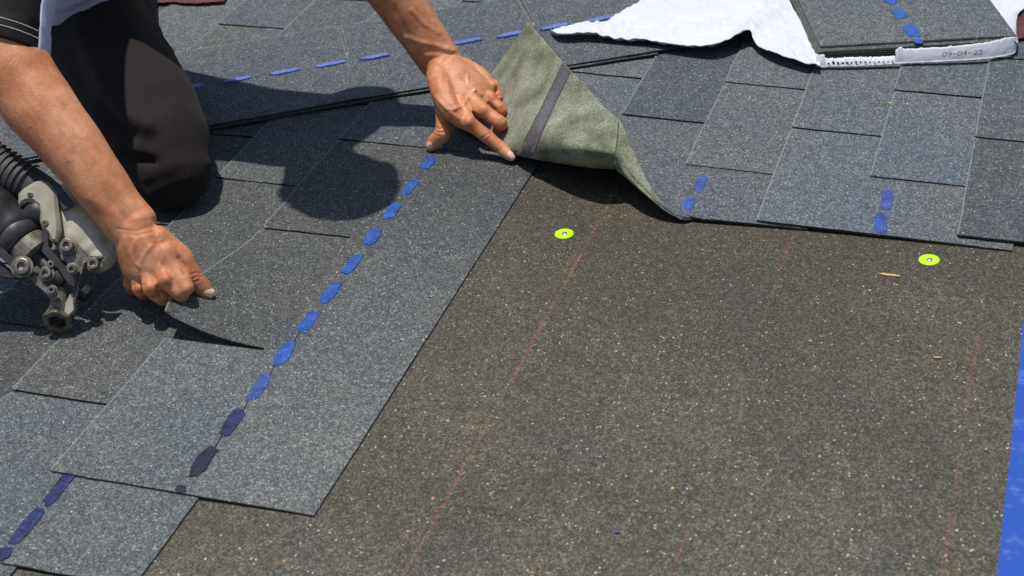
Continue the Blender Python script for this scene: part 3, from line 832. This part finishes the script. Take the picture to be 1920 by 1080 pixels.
# maroon printed film behind the bundle and dark red film at the top left
def patch(name, pts, z, mat, label, cat):
    a = Acc(); poly = []
    for i in range(len(pts)):
        p_, q_ = pts[i], pts[(i+1) % len(pts)]
        for k in range(8):
            t = k/8; x = p_[0]*(1-t)+q_[0]*t; y = p_[1]*(1-t)+q_[1]*t
            poly.append(P(x + 2.2*n3(x*.13, y*.13, 1), y + 2.2*n3(x*.13, y*.13, 9), z))
    a.prism(poly, (0, 0, 1), .0012); o = a.build(name, M[mat]); tag(o, label, cat)
patch('printed_film', [(1904, 78), (1893, 70), (1899, 40), (1912, 14), (1990, 6), (1990, 66), (1912, 72)], .0135, 'wrapin', 'dark maroon printed film beside the right end of the bundle', 'film')
patch('red_film', [(262, -20), (266, 1), (280, 6), (330, 5), (360, 7), (420, 3), (432, -20)], .014, 'redwood', 'dark red film with white specks at the top edge beyond the knee', 'film')

# ------------------------------------------------------------------ the worker
person = empty('person', (-.62, .80, 0))
tag(person, 'kneeling worker in black short sleeves and dark trousers, both hands on the shingle', 'person')
body = Acc()
CAMUP = CR @ Vector((0, 1, 0)); TOC = -(CR @ Vector((0, 0, -1)))
# --- right arm and hand (left in the photo)
w1 = P(250, 425, .118); dW = (CR.transposed() @ (w1 - CP)).z * -1
mi, mm, mr, mp_ = P(311, 526, .068), P(283, 541, .061), P(261, 541, .053), P(243, 531, .045)
el1 = D(22, 114, dW + .01); shR = Vector((-.70, .79, .47)); hips = D(70, -70, 2.58)
ar = dict(up=TOC, n=28, sub=6)
body.loft([(shR, .050, .050), (D(48, -110, dW+.06), .047, .047), (D(16, 40, dW+.02), .045, .044), (el1, .047, .045), (D(66, 188, dW+.005), .046, .041), (D(124, 260, dW), .0405, .037), (D(182, 337, dW-.002), .0355, .032), (D(222, 392, dW), .0325, .027), (w1, .0325, .024)], **ar)
mc = (mi + mp_)*.5
bkn = ((mi - mp_).cross(w1 - mc)).normalized()
if bkn.dot(TOC) < 0: bkn = -bkn
body.loft([(w1, .031, .024), (w1.lerp(mc, .35), .037, .0245), (w1.lerp(mc, .75) + bkn*.0005, .037, .0205), (mc - bkn*.003, .036, .0148)], up=bkn, n=24, sub=4)
for k_, (m_, r) in enumerate(((mi, .0112), (mm, .0108), (mr, .0098), (mp_, .0092))):
    body.loft([(w1.lerp(m_, .25) - bkn*.004, .011), (w1.lerp(m_, .65) - bkn*.004, r), (m_ - bkn*.001, r*1.05)], n=14, sub=4)
def finger(j, r, b=body, n=16):
    j = [Vector(q) for q in j]
    st = [(j[0], r[0]), (j[0].lerp(j[1], .5), r[0]*.90), (j[1], r[1]), (j[1].lerp(j[2], .5), r[1]*.90), (j[2], r[2]), (j[2].lerp(j[3], .6), r[2]*.98, r[2]*.9), (j[3], r[3], r[3]*.85)]
    b.loft(st, n=n, sub=3, up=TOC)
finger([mi, P(340, 551, .050), P(331, 566, .024), P(318, 562, .016)], (.0118, .0108, .0088, .0078))
finger([mm, P(294, 553, .035), P(307, 556, .019), P(314, 545, .018)], (.0108, .0100, .0088, .0075))
finger([mr, P(269, 550, .027), P(284, 552, .014), P(292, 543, .014)], (.0098, .0092, .0084, .0072))
finger([mp_, P(248, 542, .023), P(262, 545, .012), P(272, 534, .012)], (.0092, .0085, .0076, .0066))
body.loft([(P(292, 545, .052), .011), (P(304, 556, .040), .0115), (P(316, 560, .030), .009)], n=14, sub=3)
t1 = [P(296, 448, .105), P(343, 484, .080), P(364, 521, .056), P(390, 550, .0345)]
body.loft([(t1[0], .017), (t1[0].lerp(t1[1], .6), .0150), (t1[1], .0138), (t1[1].lerp(t1[2], .5), .0118), (t1[2], .0122, .0112), (t1[2].lerp(t1[3], .5), .0112, .0095), (t1[3], .0092, .0070)], n=18, sub=4, up=TOC)
body.loft([(P(312, 475, .092), .016), (P(322, 502, .076), .015), (P(338, 522, .066), .013), (P(350, 540, .058), .010)], n=14, sub=3)      # web between thumb and index
# --- left arm and hand (right in the photo)
w2 = P(827, 116, .100); dX = (CR.transposed() @ (w2 - CP)).z * -1
shL = Vector((-.375, .94, .50))
ni, nm, nr_, np_ = P(880, 231, .056), P(906, 208, .062), P(920, 184, .060), P(926, 160, .055)
body.loft([(shL, .050, .050), (D(600, -200, dX-.08), .041, .040), (D(645, -130, dX-.055), .041, .040), (D(705, -60, dX-.04), .041, .037), (D(757, 14, dX-.02), .037, .034), (D(795, 70, dX-.01), .0335, .028), (w2, .0325, .0245)], **ar)
nc = (ni + np_)*.5; bk2 = ((ni - np_).cross(w2 - nc)).normalized()
if bk2.dot(TOC) < 0: bk2 = -bk2
body.loft([(w2, .031, .024), (w2.lerp(nc, .35) , .039, .0245), (w2.lerp(nc, .75) + bk2*.0005, .041, .0205), (nc - bk2*.003, .037, .0146)], up=bk2, n=24, sub=4)
for m_, r in ((ni, .0114), (nm, .0112), (nr_, .0100), (np_, .0092)):
    body.loft([(w2.lerp(m_, .25) - bk2*.004, .011), (w2.lerp(m_, .65) - bk2*.004, r), (m_ - bk2*.001, r*1.05)], n=14, sub=4)
finger([ni, P(914, 257, .037), P(940, 278, .023), P(959, 294, .0145)], (.0114, .0104, .0092, .0076))
finger([nm, P(939, 231, .048), P(935, 243, .027), P(931, 231, .015)], (.0112, .0104, .0094, .0080))
finger([nr_, P(940, 207, .048), P(934, 224, .024), P(915, 228, .016)], (.0100, .0094, .0086, .0074))
finger([np_, P(934, 184, .046), P(930, 200, .024), P(912, 205, .018)], (.0092, .0084, .0076, .0068))
t2 = [P(834, 172, .076), P(834, 215, .052), P(830, 250, .033), P(807, 274, .0135)]
body.loft([(t2[0] - bk2*.006, .015), (t2[0].lerp(t2[1], .6) - bk2*.002, .0150), (t2[1], .0142), (t2[1].lerp(t2[2], .5), .0122), (t2[2], .0126, .0115), (t2[2].lerp(t2[3], .5), .0116, .0102), (t2[3], .0092, .0078)], n=18, sub=4, up=TOC)
body.loft([(P(822, 142, .094), .019), (P(830, 176, .083), .017), (P(844, 205, .071), .015), (P(866, 226, .058), .012)], n=14, sub=3)
body.loft([(P(868, 128, .082), .017), (P(898, 144, .070), .0155), (P(918, 164, .060), .012)], n=14, sub=3)
# --- torso, neck, head (outside the frame but casting the shadow)
chest = Vector((-.43, .85, .50))
head = Vector((-.315, .705, .60)); neck = chest.lerp(head, .45)
body.loft([(hips, .13, .10), (hips.lerp(chest, .5), .13, .09), (chest, .14, .09)], n=28, sub=5, up=TOC)
body.loft([(shR, .055), (chest, .08), (shL, .055)], n=20, sub=4)
body.loft([(chest, .065), (neck, .052), (head - Vector((.03, .02, .03)), .050)], n=20, sub=4)
fd = Vector((.35, -.45, -.8)).normalized()          # where the face looks
hq = fd.to_track_quat('-Y', 'Z').to_matrix()
body.ell(head, (.076, .092, .112), hq)
body.ell(head + hq @ Vector((0, -.02, -.055)), (.058, .070, .060), hq)
body.loft([(head + hq @ Vector((0, -.090, .015)), .008), (head + hq @ Vector((0, -.112, -.022)), .013)], n=12)
for sx_ in (-1, 1):
    body.ell(head + hq @ Vector((sx_*.078, .005, -.005)), (.010, .020, .032), hq)
    body.ell(head + hq @ Vector((sx_*.030, -.082, .022)), (.018, .010, .008), hq)
body.ell(head + hq @ Vector((0, -.090, -.048)), (.022, .010, .008), hq)
bme = remesh(body, .0016, 9, .5)
V0 = co(bme)
sculpt(bme, [
    # right hand: tendons, veins, knuckles, creases
    ([(311, 524)], 12, .0040), ([(283, 538)], 10, .0030), ([(261, 540)], 9, .0022), ([(243, 533)], 7, .0014),
    ([(268, 446), (292, 482), (307, 508)], 6, .0009), ([(250, 446), (268, 490), (279, 522)], 6, .0008), ([(236, 450), (247, 500), (257, 526)], 5, .0007),
    ([(282, 462), (270, 478), (262, 496), (265, 515)], 4.2, .0012), ([(300, 452), (306, 478), (300, 500)], 4.2, .0012), ([(256, 450), (247, 474), (252, 492), (262, 500)], 4.0, .0010),
    ([(222, 430), (252, 434), (285, 424)], 3.2, -.0006), ([(226, 438), (262, 441), (300, 431)], 2.6, -.0004),
    ([(336, 484), (344, 498), (347, 512)], 4.5, -.0016), ([(270, 536), (267, 554)], 3, -.0020), ([(295, 538), (302, 558)], 3.5, -.0026), ([(250, 534), (251, 552)], 2.6, -.0018),
    ([(358, 515), (367, 511), (375, 513)], 1.6, -.0010), ([(360, 522), (369, 518), (378, 519)], 1.6, -.0010), ([(364, 529), (374, 525)], 1.6, -.0009),
    ([(170, 372), (194, 388), (214, 398)], 11, .0014), ([(262, 408), (285, 404)], 13, .0018), ([(230, 404), (240, 414)], 9, -.0008),
    ([(120, 262), (160, 315), (196, 368), (216, 398)], 13, -.0012), ([(165, 260), (205, 330), (250, 390)], 12, .0012), ([(100, 210), (118, 250), (130, 300)], 5, .0005), ([(60, 150), (100, 190), (150, 250)], 16, .0010),
    # left hand
    ([(880, 229)], 10, .0036), ([(907, 206)], 10, .0038), ([(922, 181)], 8, .0032), ([(928, 157)], 7, .0022),
    ([(848, 152), (868, 190), (880, 220)], 6, .0008), ([(854, 142), (884, 172), (904, 198)], 6, .0009), ([(862, 134), (894, 156), (918, 176)], 5, .0008),
    ([(876, 143), (878, 158), (890, 170), (902, 178)], 3.0, .0020), ([(890, 170), (879, 184), (868, 198), (852, 206)], 3.0, .0020), ([(868, 198), (878, 213)], 2.8, .0014), ([(838, 150), (842, 178), (854, 200)], 3.2, .0015), ([(818, 182), (836, 204), (860, 222)], 3.4, .0013), ([(852, 206), (838, 204), (826, 192)], 2.8, .0012),
    ([(893, 216), (908, 228)], 3.2, -.0028), ([(916, 194), (928, 206)], 3.0, -.0026), ([(926, 170), (934, 180)], 2.6, -.0020),
    ([(907, 258), (914, 252), (920, 250)], 2, -.0011), ([(911, 263), (920, 256)], 1.8, -.0009), ([(936, 283), (944, 276)], 1.6, -.0007), ([(914, 257)], 7, .0010),
    ([(812, 236), (822, 242), (830, 240)], 1.7, -.0011), ([(812, 243), (822, 249), (832, 248)], 1.7, -.0011), ([(812, 250), (824, 256)], 1.6, -.0009),
    ([(808, 140), (822, 128), (842, 122)], 3.4, -.0008), ([(812, 148), (828, 134), (846, 130)], 2.6, -.0005), ([(826, 122), (850, 100)], 3.4, -.0007), ([(762, 70), (790, 80), (820, 86), (848, 97)], 5.0, .0019), ([(800, 104), (824, 104), (846, 112)], 4.5, .0015), ([(772, 20), (796, 46), (822, 62)], 4.5, .0014), ([(738, 14), (764, 62), (792, 116)], 6, -.0009), ([(815, 42), (834, 68), (850, 90)], 7, .0013), ([(840, 92), (856, 106)], 8, .0024), ([(700, 2), (740, 60), (780, 110)], 9, .0010),
])
Q = projn(co(bme)); red = np.zeros(len(Q)); pale = np.zeros(len(Q))
for x, y, r, s in ((309, 520, 15, .4), (279, 540, 13, .35), (258, 545, 12, .35), (240, 545, 14, .4), (340, 565, 14, .5), (367, 520, 9, .35), (880, 230, 10, .35), (907, 205, 10, .3), (938, 240, 18, .6), (940, 205, 14, .7), (935, 180, 14, .7), (914, 256, 7, .4), (820, 250, 12, .35), (845, 225, 16, .5), (955, 292, 9, .3), (190, 400, 22, .35), (40, 250, 60, .35), (80, 300, 50, .3), (740, 50, 40, .2), (790, 110, 24, .3)):
    red = np.maximum(red, s*np.exp(-(((Q[:, 0]-x)**2 + (Q[:, 1]-y)**2)/r**2)))
for x, y, r, s in ((285, 485, 22, .45), (870, 165, 24, .45), (850, 130, 18, .35), (306, 480, 10, .5), (390, 548, 10, .4), (895, 140, 18, .3), (245, 380, 22, .25), (950, 288, 8, .3), (130, 230, 50, .35)):  # pale spots on the hand backs paint their sunlit brightness into the skin colour
    pale = np.maximum(pale, s*np.exp(-(((Q[:, 0]-x)**2 + (Q[:, 1]-y)**2)/r**2)))
attr(bme, 'red', red); attr(bme, 'pale', pale)
bo = link('body', bme, M['skin'], person, True)
dg = bpy.context.evaluated_depsgraph_get(); dg.update()
bvh = BVHTree.FromObject(bo, dg)
def nail(px, py, dirpx, L, W):
    """a nail lying on the skin under pixel px,py, pointing along dirpx"""
    r = ray(px, py).normalized(); hit, nn, fi, ds = bvh.ray_cast(CP, r)
    if hit is None: return
    r2 = ray(px+dirpx[0], py+dirpx[1]).normalized(); den = r2.dot(nn)
    q = CP + r2*((hit-CP).dot(nn)/den); t = (q-hit).normalized(); sd = nn.cross(t).normalized()
    V = []; F = []; nu, nv = 10, 10
    for i in range(nu+1):
        for j in range(nv+1):
            u = (i/nu-.5)*2; v = (j/nv-.5)*2
            # squircle outline
            k = 1/ (max((abs(u)**3.5+abs(v)**3.5)**(1/3.5), 1e-6)) * max(abs(u), abs(v)) if (u or v) else 1
            uu, vv = u*k, v*k
            p = hit + t*(uu*L/2) + sd*(vv*W/2) - nn*(.26*W*vv*vv + .10*L*uu*uu) + nn*(.0009 if max(abs(u), abs(v)) < .98 else -.0003)
            V.append(p)
    for i in range(nu):
        for j in range(nv):
            a_ = i*(nv+1)+j; F.append((a_, a_+1, a_+nv+2, a_+nv+1))
    me = mesh('fingernail', V, F); link('fingernail', me, M['nail'], person, True)
nail(391.5, 549, (6, 3), .0165, .0135)
nail(804.5, 271.5, (-4, 5), .0165, .0130)
nail(958, 291, (5, 5), .0145, .0105)

# --- trousers
tr = Acc()
dk = 2.30
kn = P(322, 322, .058); dk = (CR.transposed() @ (kn - CP)).z * -1
tr.loft([(kn, .057, .055), (D(300, 262, dk+.02), .072, .066), (D(262, 205, dk+.07), .084, .080), (D(196, 105, dk+.20), .094, .092), (D(125, -10, dk+.36), .104, .105), (hips, .15, .14)], n=30, sub=6, up=TOC)
tr.loft([(kn + Vector((-.01, .01, -.004)), .052), (Vector((-.66, .82, .058)), .058), (Vector((-.80, 1.02, .055)), .042)], n=24, sub=5)
tr.loft([(D(262, 150, dk+.26), .050), (D(224, 70, dk+.34), .068), (D(190, 10, dk+.42), .090), (hips + Vector((.02, .06, 0)), .13)], n=26, sub=6, up=TOC)
tr.loft([(D(262, 150, dk+.26), .05), (Vector((-1.02, 1.12, .06)), .05)], n=20)
tr.loft([(hips, .16, .13), (hips.lerp(chest, .18), .15, .12)], n=26, up=TOC)
tme = remesh(tr, .0042, 6)
sculpt(tme, [([(150, 52), (172, 110), (196, 165), (236, 215), (276, 238)], 16, .011), ([(134, 110), (156, 175), (196, 205), (240, 255)], 18, -.009), ([(190, 288), (240, 296), (285, 303)], 9, -.007), ([(190, 270), (240, 276), (290, 286)], 13, .003),
    ([(200, 60), (240, 130), (290, 200)], 18, -.003), ([(235, 30), (280, 110), (330, 190)], 16, .003), ([(180, 340), (250, 350), (330, 338)], 16, -.003), ([(330, 225), (360, 280), (365, 330)], 16, .002), ([(150, 215), (190, 235), (220, 262)], 11, .003)])
Vt = co(tme); Nt = nrm(tme)
offs = np.array([.0022*n3(v[0]*16, v[1]*16, v[2]*16) + .0010*n3(v[0]*45, v[1]*45, v[2]*45) for v in Vt]); setco(tme, Vt + Nt*offs[:, None])
link('trousers', tme, M['trouser'], person, True)
for sgn, c in ((0, Vector((-.83, 1.07, .05))), (1, Vector((-1.05, 1.17, .05)))):
    a = Acc(); a.loft([(c, .045, .045), (c + Vector((-.06, .10, -.005)), .043, .050), (c + Vector((-.10, .20, -.012)), .036, .035)], n=18); a.build('boot', M['boot'], person, True)
# --- shirt torso and sleeves
sh = Acc()
dT = 2.62
dT = 2.40
sh.loft([(D(98, -92, dT), .134, .12), (D(110, -170, dT), .130, .11), (chest + Vector((0, 0, -.01)), .160, .105)], n=30, sub=6, up=TOC)
sh.loft([(shR, .062), (chest, .09), (shL, .062)], n=22)
sme = remesh(sh, .005, 6)
sculpt(sme, [([(95, 34), (140, 26), (190, 0)], 9, -.006), ([(95, 48), (150, 38), (200, 8)], 7, .004), ([(130, 0), (150, 22), (160, 44)], 8, -.004)])
link('shirt', sme, M['lav'], person, True)
def tube(name, st, up, mat, a0, a1, th, parent, n=48, wob=.0):
    """partial open tube (cloth) between angles a0..a1 around a path"""
    pts = [Vector(p) for p, r in st]; T = [(pts[min(i+1, len(pts)-1)]-pts[max(i-1, 0)]).normalized() for i in range(len(pts))]
    V = []; F = []; m = len(pts)
    for s in (0, 1):
        for i in range(m):
            sd = T[i].cross(up).normalized(); uv = sd.cross(T[i]).normalized()
            for j in range(n+1):
                t = a0 + (a1-a0)*j/n; r = st[i][1] + (th if s else 0) + wob*n3(math.cos(t)*2, math.sin(t)*2 + i*.35, 1)*(1 if i > 1 else .3)
                V.append(pts[i] + (sd*math.cos(t) + uv*math.sin(t))*r)
    W = n+1; o = m*W
    for i in range(m-1):
        for j in range(n):
            a_ = i*W+j; F.append((a_, a_+1, a_+W+1, a_+W)); F.append((o+a_, o+a_+W, o+a_+W+1, o+a_+1))
    for j in range(n):
        for i in (0, m-1): F.append((i*W+j, i*W+j+1, o+i*W+j+1, o+i*W+j))
    for i in range(m-1):
        for j in (0, n): F.append((i*W+j, (i+1)*W+j, o+(i+1)*W+j, o+i*W+j))
    me = mesh(name, V, F); bm = bmesh.new(); bm.from_mesh(me); bmesh.ops.recalc_face_normals(bm, faces=bm.faces); bm.to_mesh(me); bm.free()
    return link(name, me, mat, parent, True)
CAMX = CR @ Vector((1, 0, 0))
path = [D(13, 92, dW+.014), D(14, 60, dW+.018), D(17, 30, dW+.022), D(28, -20, dW+.035), D(48, -110, dW+.06), Vector((-.66, .68, .44)), shR]
plen = [0]
for a_, b_ in zip(path[:-1], path[1:]): plen.append(plen[-1] + (b_-a_).length)
def sleeve_ring(t, r, ang):
    i = 0
    while i < len(path)-2 and plen[i+1] < t: i += 1
    f = (t-plen[i])/(plen[i+1]-plen[i]); c = path[i].lerp(path[i+1], f)
    ax = (path[min(i+1, len(path)-1)] - path[i]).normalized(); ax0 = (path[1]-path[0]).normalized()
    ax = ax0.lerp(ax, min(t/.1, 1)).normalized()
    sd = ax.cross(TOC).normalized(); uv = sd.cross(ax).normalized()
    q = (sd*math.cos(ang) + uv*math.sin(ang))*r
    return c + q - ax*(q.dot(CAMX)*.26*max(0, 1-t/.15))
SR = [(0, .0500), (.004, .0510), (.014, .0512), (.030, .0512), (.033, .0496), (.040, .0500), (.06, .0505), (.09, .0525), (.12, .053), (.16, .055), (.22, .058), (.30, .062), (.40, .066)]
def sleeve_piece(name, a0, a1, th, n, mat):
    V = []; F = []; m = len(SR)
    for s_ in (0, 1):
        for i, (t, r_) in enumerate(SR):
            for j in range(n+1):
                g_ = a0 + (a1-a0)*j/n
                rr = r_ + (th if s_ else 0) + (.0045*n3(math.cos(g_)*2.2, math.sin(g_)*2.2, t*22) if i > 3 else .0008*n3(math.cos(g_)*3, math.sin(g_)*3, 2))
                V.append(sleeve_ring(t, rr, g_))
    W = n+1; o = m*W
    for i in range(m-1):
        for j in range(n):
            a_ = i*W+j; F.append((a_, a_+1, a_+W+1, a_+W)); F.append((o+a_, o+a_+W, o+a_+W+1, o+a_+1))
    for j in range(n):
        for i in (0, m-1): F.append((i*W+j, i*W+j+1, o+i*W+j+1, o+i*W+j))
    for i in range(m-1):
        for j in (0, n): F.append((i*W+j, (i+1)*W+j, o+(i+1)*W+j, o+i*W+j))
    me = mesh(name, V, F); bm = bmesh.new(); bm.from_mesh(me); bmesh.ops.recalc_face_normals(bm, faces=bm.faces); bm.to_mesh(me); bm.free()
    return link(name, me, mat, person, True)
# which angle points to the right of the picture
ar_ = max(range(72), key=lambda k_: (sleeve_ring(.03, .05, k_*math.pi/36)-sleeve_ring(.03, .0, 0)).dot(CAMX))*math.pi/36
sg = 1 if (sleeve_ring(.03, .05, ar_+.4)-sleeve_ring(.03, .05, ar_)).dot(TOC) > 0 else -1
slv = sleeve_piece('sleeve', ar_ + sg*.42, ar_ + sg*(.42+5.3), .0014, 64, M['sleeve'])
sleeve_piece('sleeve_panel', ar_ - sg*.60, ar_ + sg*.46, .0022, 16, M['lav'])
for t in (.0150, .0245):
    a = Acc(); nst = 44
    for k in range(nst):
        g0 = ar_ + sg*(.50 + 2.3*k/nst); g1 = g0 + sg*2.3/nst*.6
        a.loft([(sleeve_ring(t, .0528, g0), .00045), (sleeve_ring(t, .0531, (g0+g1)/2), .0006), (sleeve_ring(t, .0528, g1), .00045)], n=6, sub=1)
    a.build('stitching', M['white'], slv)
tube('sleeve', [(shL.lerp(D(600, -200, dX-.08), .8), .050), (shL.lerp(D(600, -200, dX-.08), .4), .056), (shL, .062)], TOC, M['sleeve'], 0, 2*math.pi, .0015, person)
hr = Acc(); hr.ell(head + hq @ Vector((0, .018, .022)), (.083, .090, .104), hq)
hm = remesh(hr, .005, 2); Vh = co(hm); Nh = nrm(hm); setco(hm, Vh + Nh*np.array([.003*n3(v[0]*60, v[1]*60, v[2]*60) for v in Vh])[:, None])
link('hair', hm, M['hair'], person, True)

# ------------------------------------------------------------------ nail gun
gun = empty('nail_gun', P(111, 607, 0)); tag(gun, 'worn roofing nail gun lying beside the knee, grey and black with a steel nose', 'nail gun')
GN = (TOC*1.0 + Vector((0, 0, .25))).normalized()
G0 = P(111, 600, .028)
def gp(px, py, off=0.0):
    """point of the gun's middle plane, off = towards the viewer side"""
    r = ray(px, py); return CP + r*((G0 - CP).dot(GN)/r.dot(GN)) + GN*off
def plate(pts, off, th, name, mat, bevel=.0015, parent=gun):
    a = Acc(); a.prism([gp(x, y, off) for x, y in pts], GN, th, bevel); return a.build(name, M[mat], parent)
def bolt(px, py, off, r=.0075, h=.008, parent=gun):
    e = Acc(); c = gp(px, py, off); u = GN.orthogonal().normalized(); v = GN.cross(u)
    rings = [[c + (u*math.cos(2*math.pi*i/24) + v*math.sin(2*math.pi*i/24))*rr + GN*hh for i in range(24)] for rr, hh in ((r*1.35, 0), (r*1.35, .0018), (r, .002), (r, h), (r*.88, h+.0006), (r*.5, h+.0006), (r*.5, h-.003), (r*.1, h-.0035))]
    e.ring_strip(rings); e.build('bolt', M['gunsteel'], parent, False)
# grip with ribs
a = Acc()
gh = [(gp(-70, 268, .0), .026), (gp(-20, 300, .0), .025), (gp(30, 332, .0), .024), (gp(66, 354, -.004), .024), (gp(96, 376, -.010), .022)]
a.loft([(p_, r, r) for p_, r in gh], up=GN, n=28, sub=5)
grip = a.build('grip', M['gunrub'], gun, True)
a = Acc()
for i in range(9):
    c = gp(-30 + i*10.2, 292 + i*6.3, 0); d_ = (gp(60, 348) - gp(0, 310)).normalized(); u = GN; v = d_.cross(GN).normalized()
    arc = [(c + (u*math.cos(t) + v*math.sin(t))*.0250, .0015) for t in [(-1.5 + 3.0*k/12) for k in range(13)]]
    a.loft([(p_, r, r) for p_, r in arc], n=8, sub=1)
a.build('grip_rib', M['gunrub'], grip, True)
# magnesium yoke
plate([(46, 372), (56, 362), (76, 350), (90, 346), (104, 352), (118, 372), (122, 410), (124, 440), (118, 462), (108, 461), (100, 446), (90, 436), (86, 422), (86, 408), (83, 396), (74, 388), (62, 387), (52, 392), (48, 398), (46, 386)], .018, .010, 'yoke', 'gunmag', .004)
bolt(70, 375, .0275, .0028, .002); bolt(97, 428, .0275, .0036, .002)
# canister magazine
a = Acc(); a.loft([(gp(104, 376, -.020), .026, .026), (gp(124, 402, -.020), .036, .034), (gp(146, 434, -.018), .036, .032), (gp(168, 462, -.016), .028, .026), (gp(182, 478, -.014), .020, .020)], up=GN, n=28, sub=6)
can = a.build('canister', M['guncan'], gun, True)
plate([(104, 352), (122, 356), (150, 392), (138, 400), (128, 402), (118, 380)], .020, .004, 'canister_rib', 'gundark', .001)
# dark main cylinder and barrel
a = Acc(); a.loft([(gp(-60, 388, .01), .046, .044), (gp(-10, 420, .01), .044, .042), (gp(26, 438, .010), .034, .034), (gp(34, 445, .010), .030, .030)], up=GN, n=30, sub=5, cap='flat'); a.build('housing', M['gundark'], gun, True)
a = Acc(); a.loft([(gp(20, 432, .012), .031), (gp(52, 462, .012), .029)], up=GN, n=30, sub=1, cap='flat'); a.build('cylinder', M['gunbarrel'], gun, True)
a = Acc(); a.loft([(gp(51, 461, .012), .0262), (gp(55, 465, .012), .0262)], up=GN, n=30, sub=1, cap='flat'); a.build('cylinder_groove', M['gundark'], gun, True)
a = Acc(); a.loft([(gp(54.5, 464.5, .012), .0270), (gp(74, 483, .012), .0262), (gp(76, 485, .012), .020)], up=GN, n=30, sub=1, cap='flat'); a.build('cylinder_collar', M['guncol'], gun)
a = Acc(); a.loft([(gp(48, 412, .0), .020), (gp(78, 402, .006), .021)], n=22, sub=1); a.build('trigger_cap', M['gundark'], gun, True)
a = Acc(); a.loft([(gp(76, 486, .016), .008), (gp(98, 506, .016), .0075), (gp(120, 524, .016), .007)], n=18, sub=2); a.loft([(gp(98, 506, .016), .0105), (gp(126, 532, .014), .0105)], n=18, sub=1, cap='flat'); a.build('feed_piston', M['gunbarrel'], gun, True)
# levers and arms
plate([(90, 440), (103, 443), (104, 470), (128, 500), (146, 520), (154, 534), (152, 548), (140, 540), (120, 512), (92, 482), (88, 470)], .024, .004, 'trip_lever', 'gundark', .001)
plate([(108, 462), (128, 456), (140, 452), (152, 462), (172, 484), (200, 486), (198, 491), (178, 492), (166, 500), (160, 522), (140, 504), (122, 492), (118, 470)], .012, .006, 'magazine_bracket', 'gunsteel', .001)
plate([(-40, 440), (8, 462), (36, 488), (60, 500), (70, 512), (60, 524), (44, 518), (20, 494), (-40, 462)], .030, .005, 'side_arm', 'gundark', .001)
plate([(-40, 480), (10, 494), (40, 520), (62, 526), (50, 530), (20, 528), (-40, 512)], .020, .005, 'lower_arm', 'gundark', .001)
plate([(62, 520), (70, 516), (92, 532), (112, 552), (118, 566), (112, 572), (96, 556), (76, 538)], .022, .004, 'link_bar', 'gunsteel', .001)
bolt(59, 511, .035, .0105, .006); bolt(136, 468, .018, .0085, .010); bolt(183, 500, .012, .0075, .010); bolt(100, 521, .026, .0075, .008); bolt(146, 512, .024, .006, .004); bolt(111, 552, .027, .005, .005); bolt(109, 504, .026, .0045, .004)
plate([(118, 470), (140, 476), (158, 498), (156, 520), (134, 508), (120, 492)], .004, .010, 'magazine_door', 'gunbarrel', .001)
a = Acc(); a.loft([(gp(158, 548, .004), .010, .014), (gp(168, 556, .004), .008, .012)], n=8, sub=1, cap='flat'); a.build('depth_knob', M['gundark'], gun)
# nose
plate([(104, 536), (128, 540), (130, 556), (126, 592), (104, 586), (98, 580), (102, 562), (106, 556)], -.004, .020, 'nose_body', 'gunsteel', .003)
plate([(138, 552), (146, 556), (144, 586), (134, 596), (126, 592), (128, 572)], .004, .010, 'nose_rail', 'gunmag', .001)
plate([(150, 530), (155, 548), (148, 574), (143, 572), (146, 552), (142, 540)], .012, .005, 'nose_guard', 'gunsteel', .001)
nd = (gp(112, 612) - gp(116, 570)).normalized()
a = Acc(); c0 = gp(111, 600, .004); u = GN.copy(); nd2 = (nd*.75 + GN*.55).normalized(); s1 = nd2.cross(u).normalized(); s2 = s1.cross(nd2).normalized()
def hexring(c, r, n=36, hx=0.0, sq=1.0):
    out = []
    for i in range(n):
        t = 2*math.pi*i/n; k = 1 + hx*(math.cos(6*t))*-.06; out.append(c + s1*(r*k*math.cos(t)) + s2*(r*k*math.sin(t)*sq))
    return out
rings = [hexring(c0 - nd2*.022, .010), hexring(c0 - nd2*.012, .0155, hx=1), hexring(c0 + nd2*.004, .0185, hx=1), hexring(c0 + nd2*.0055, .0178, hx=1), hexring(c0 + nd2*.0055, .0118, hx=1.6), hexring(c0 + nd2*.004, .0112, hx=1.6), hexring(c0 - nd2*.010, .0105, hx=1.6), hexring(c0 - nd2*.0105, .001)]
a.ring_strip(rings); a.build('nose_tip', M['gunsteel'], gun)
# air hose behind the body
a = Acc(); a.loft([(gp(-120, 400, .02), .012), (gp(-60, 470, .012), .012), (gp(-20, 520, .01), .012)], n=16); a.build('hose', M['gundark'], gun, True)
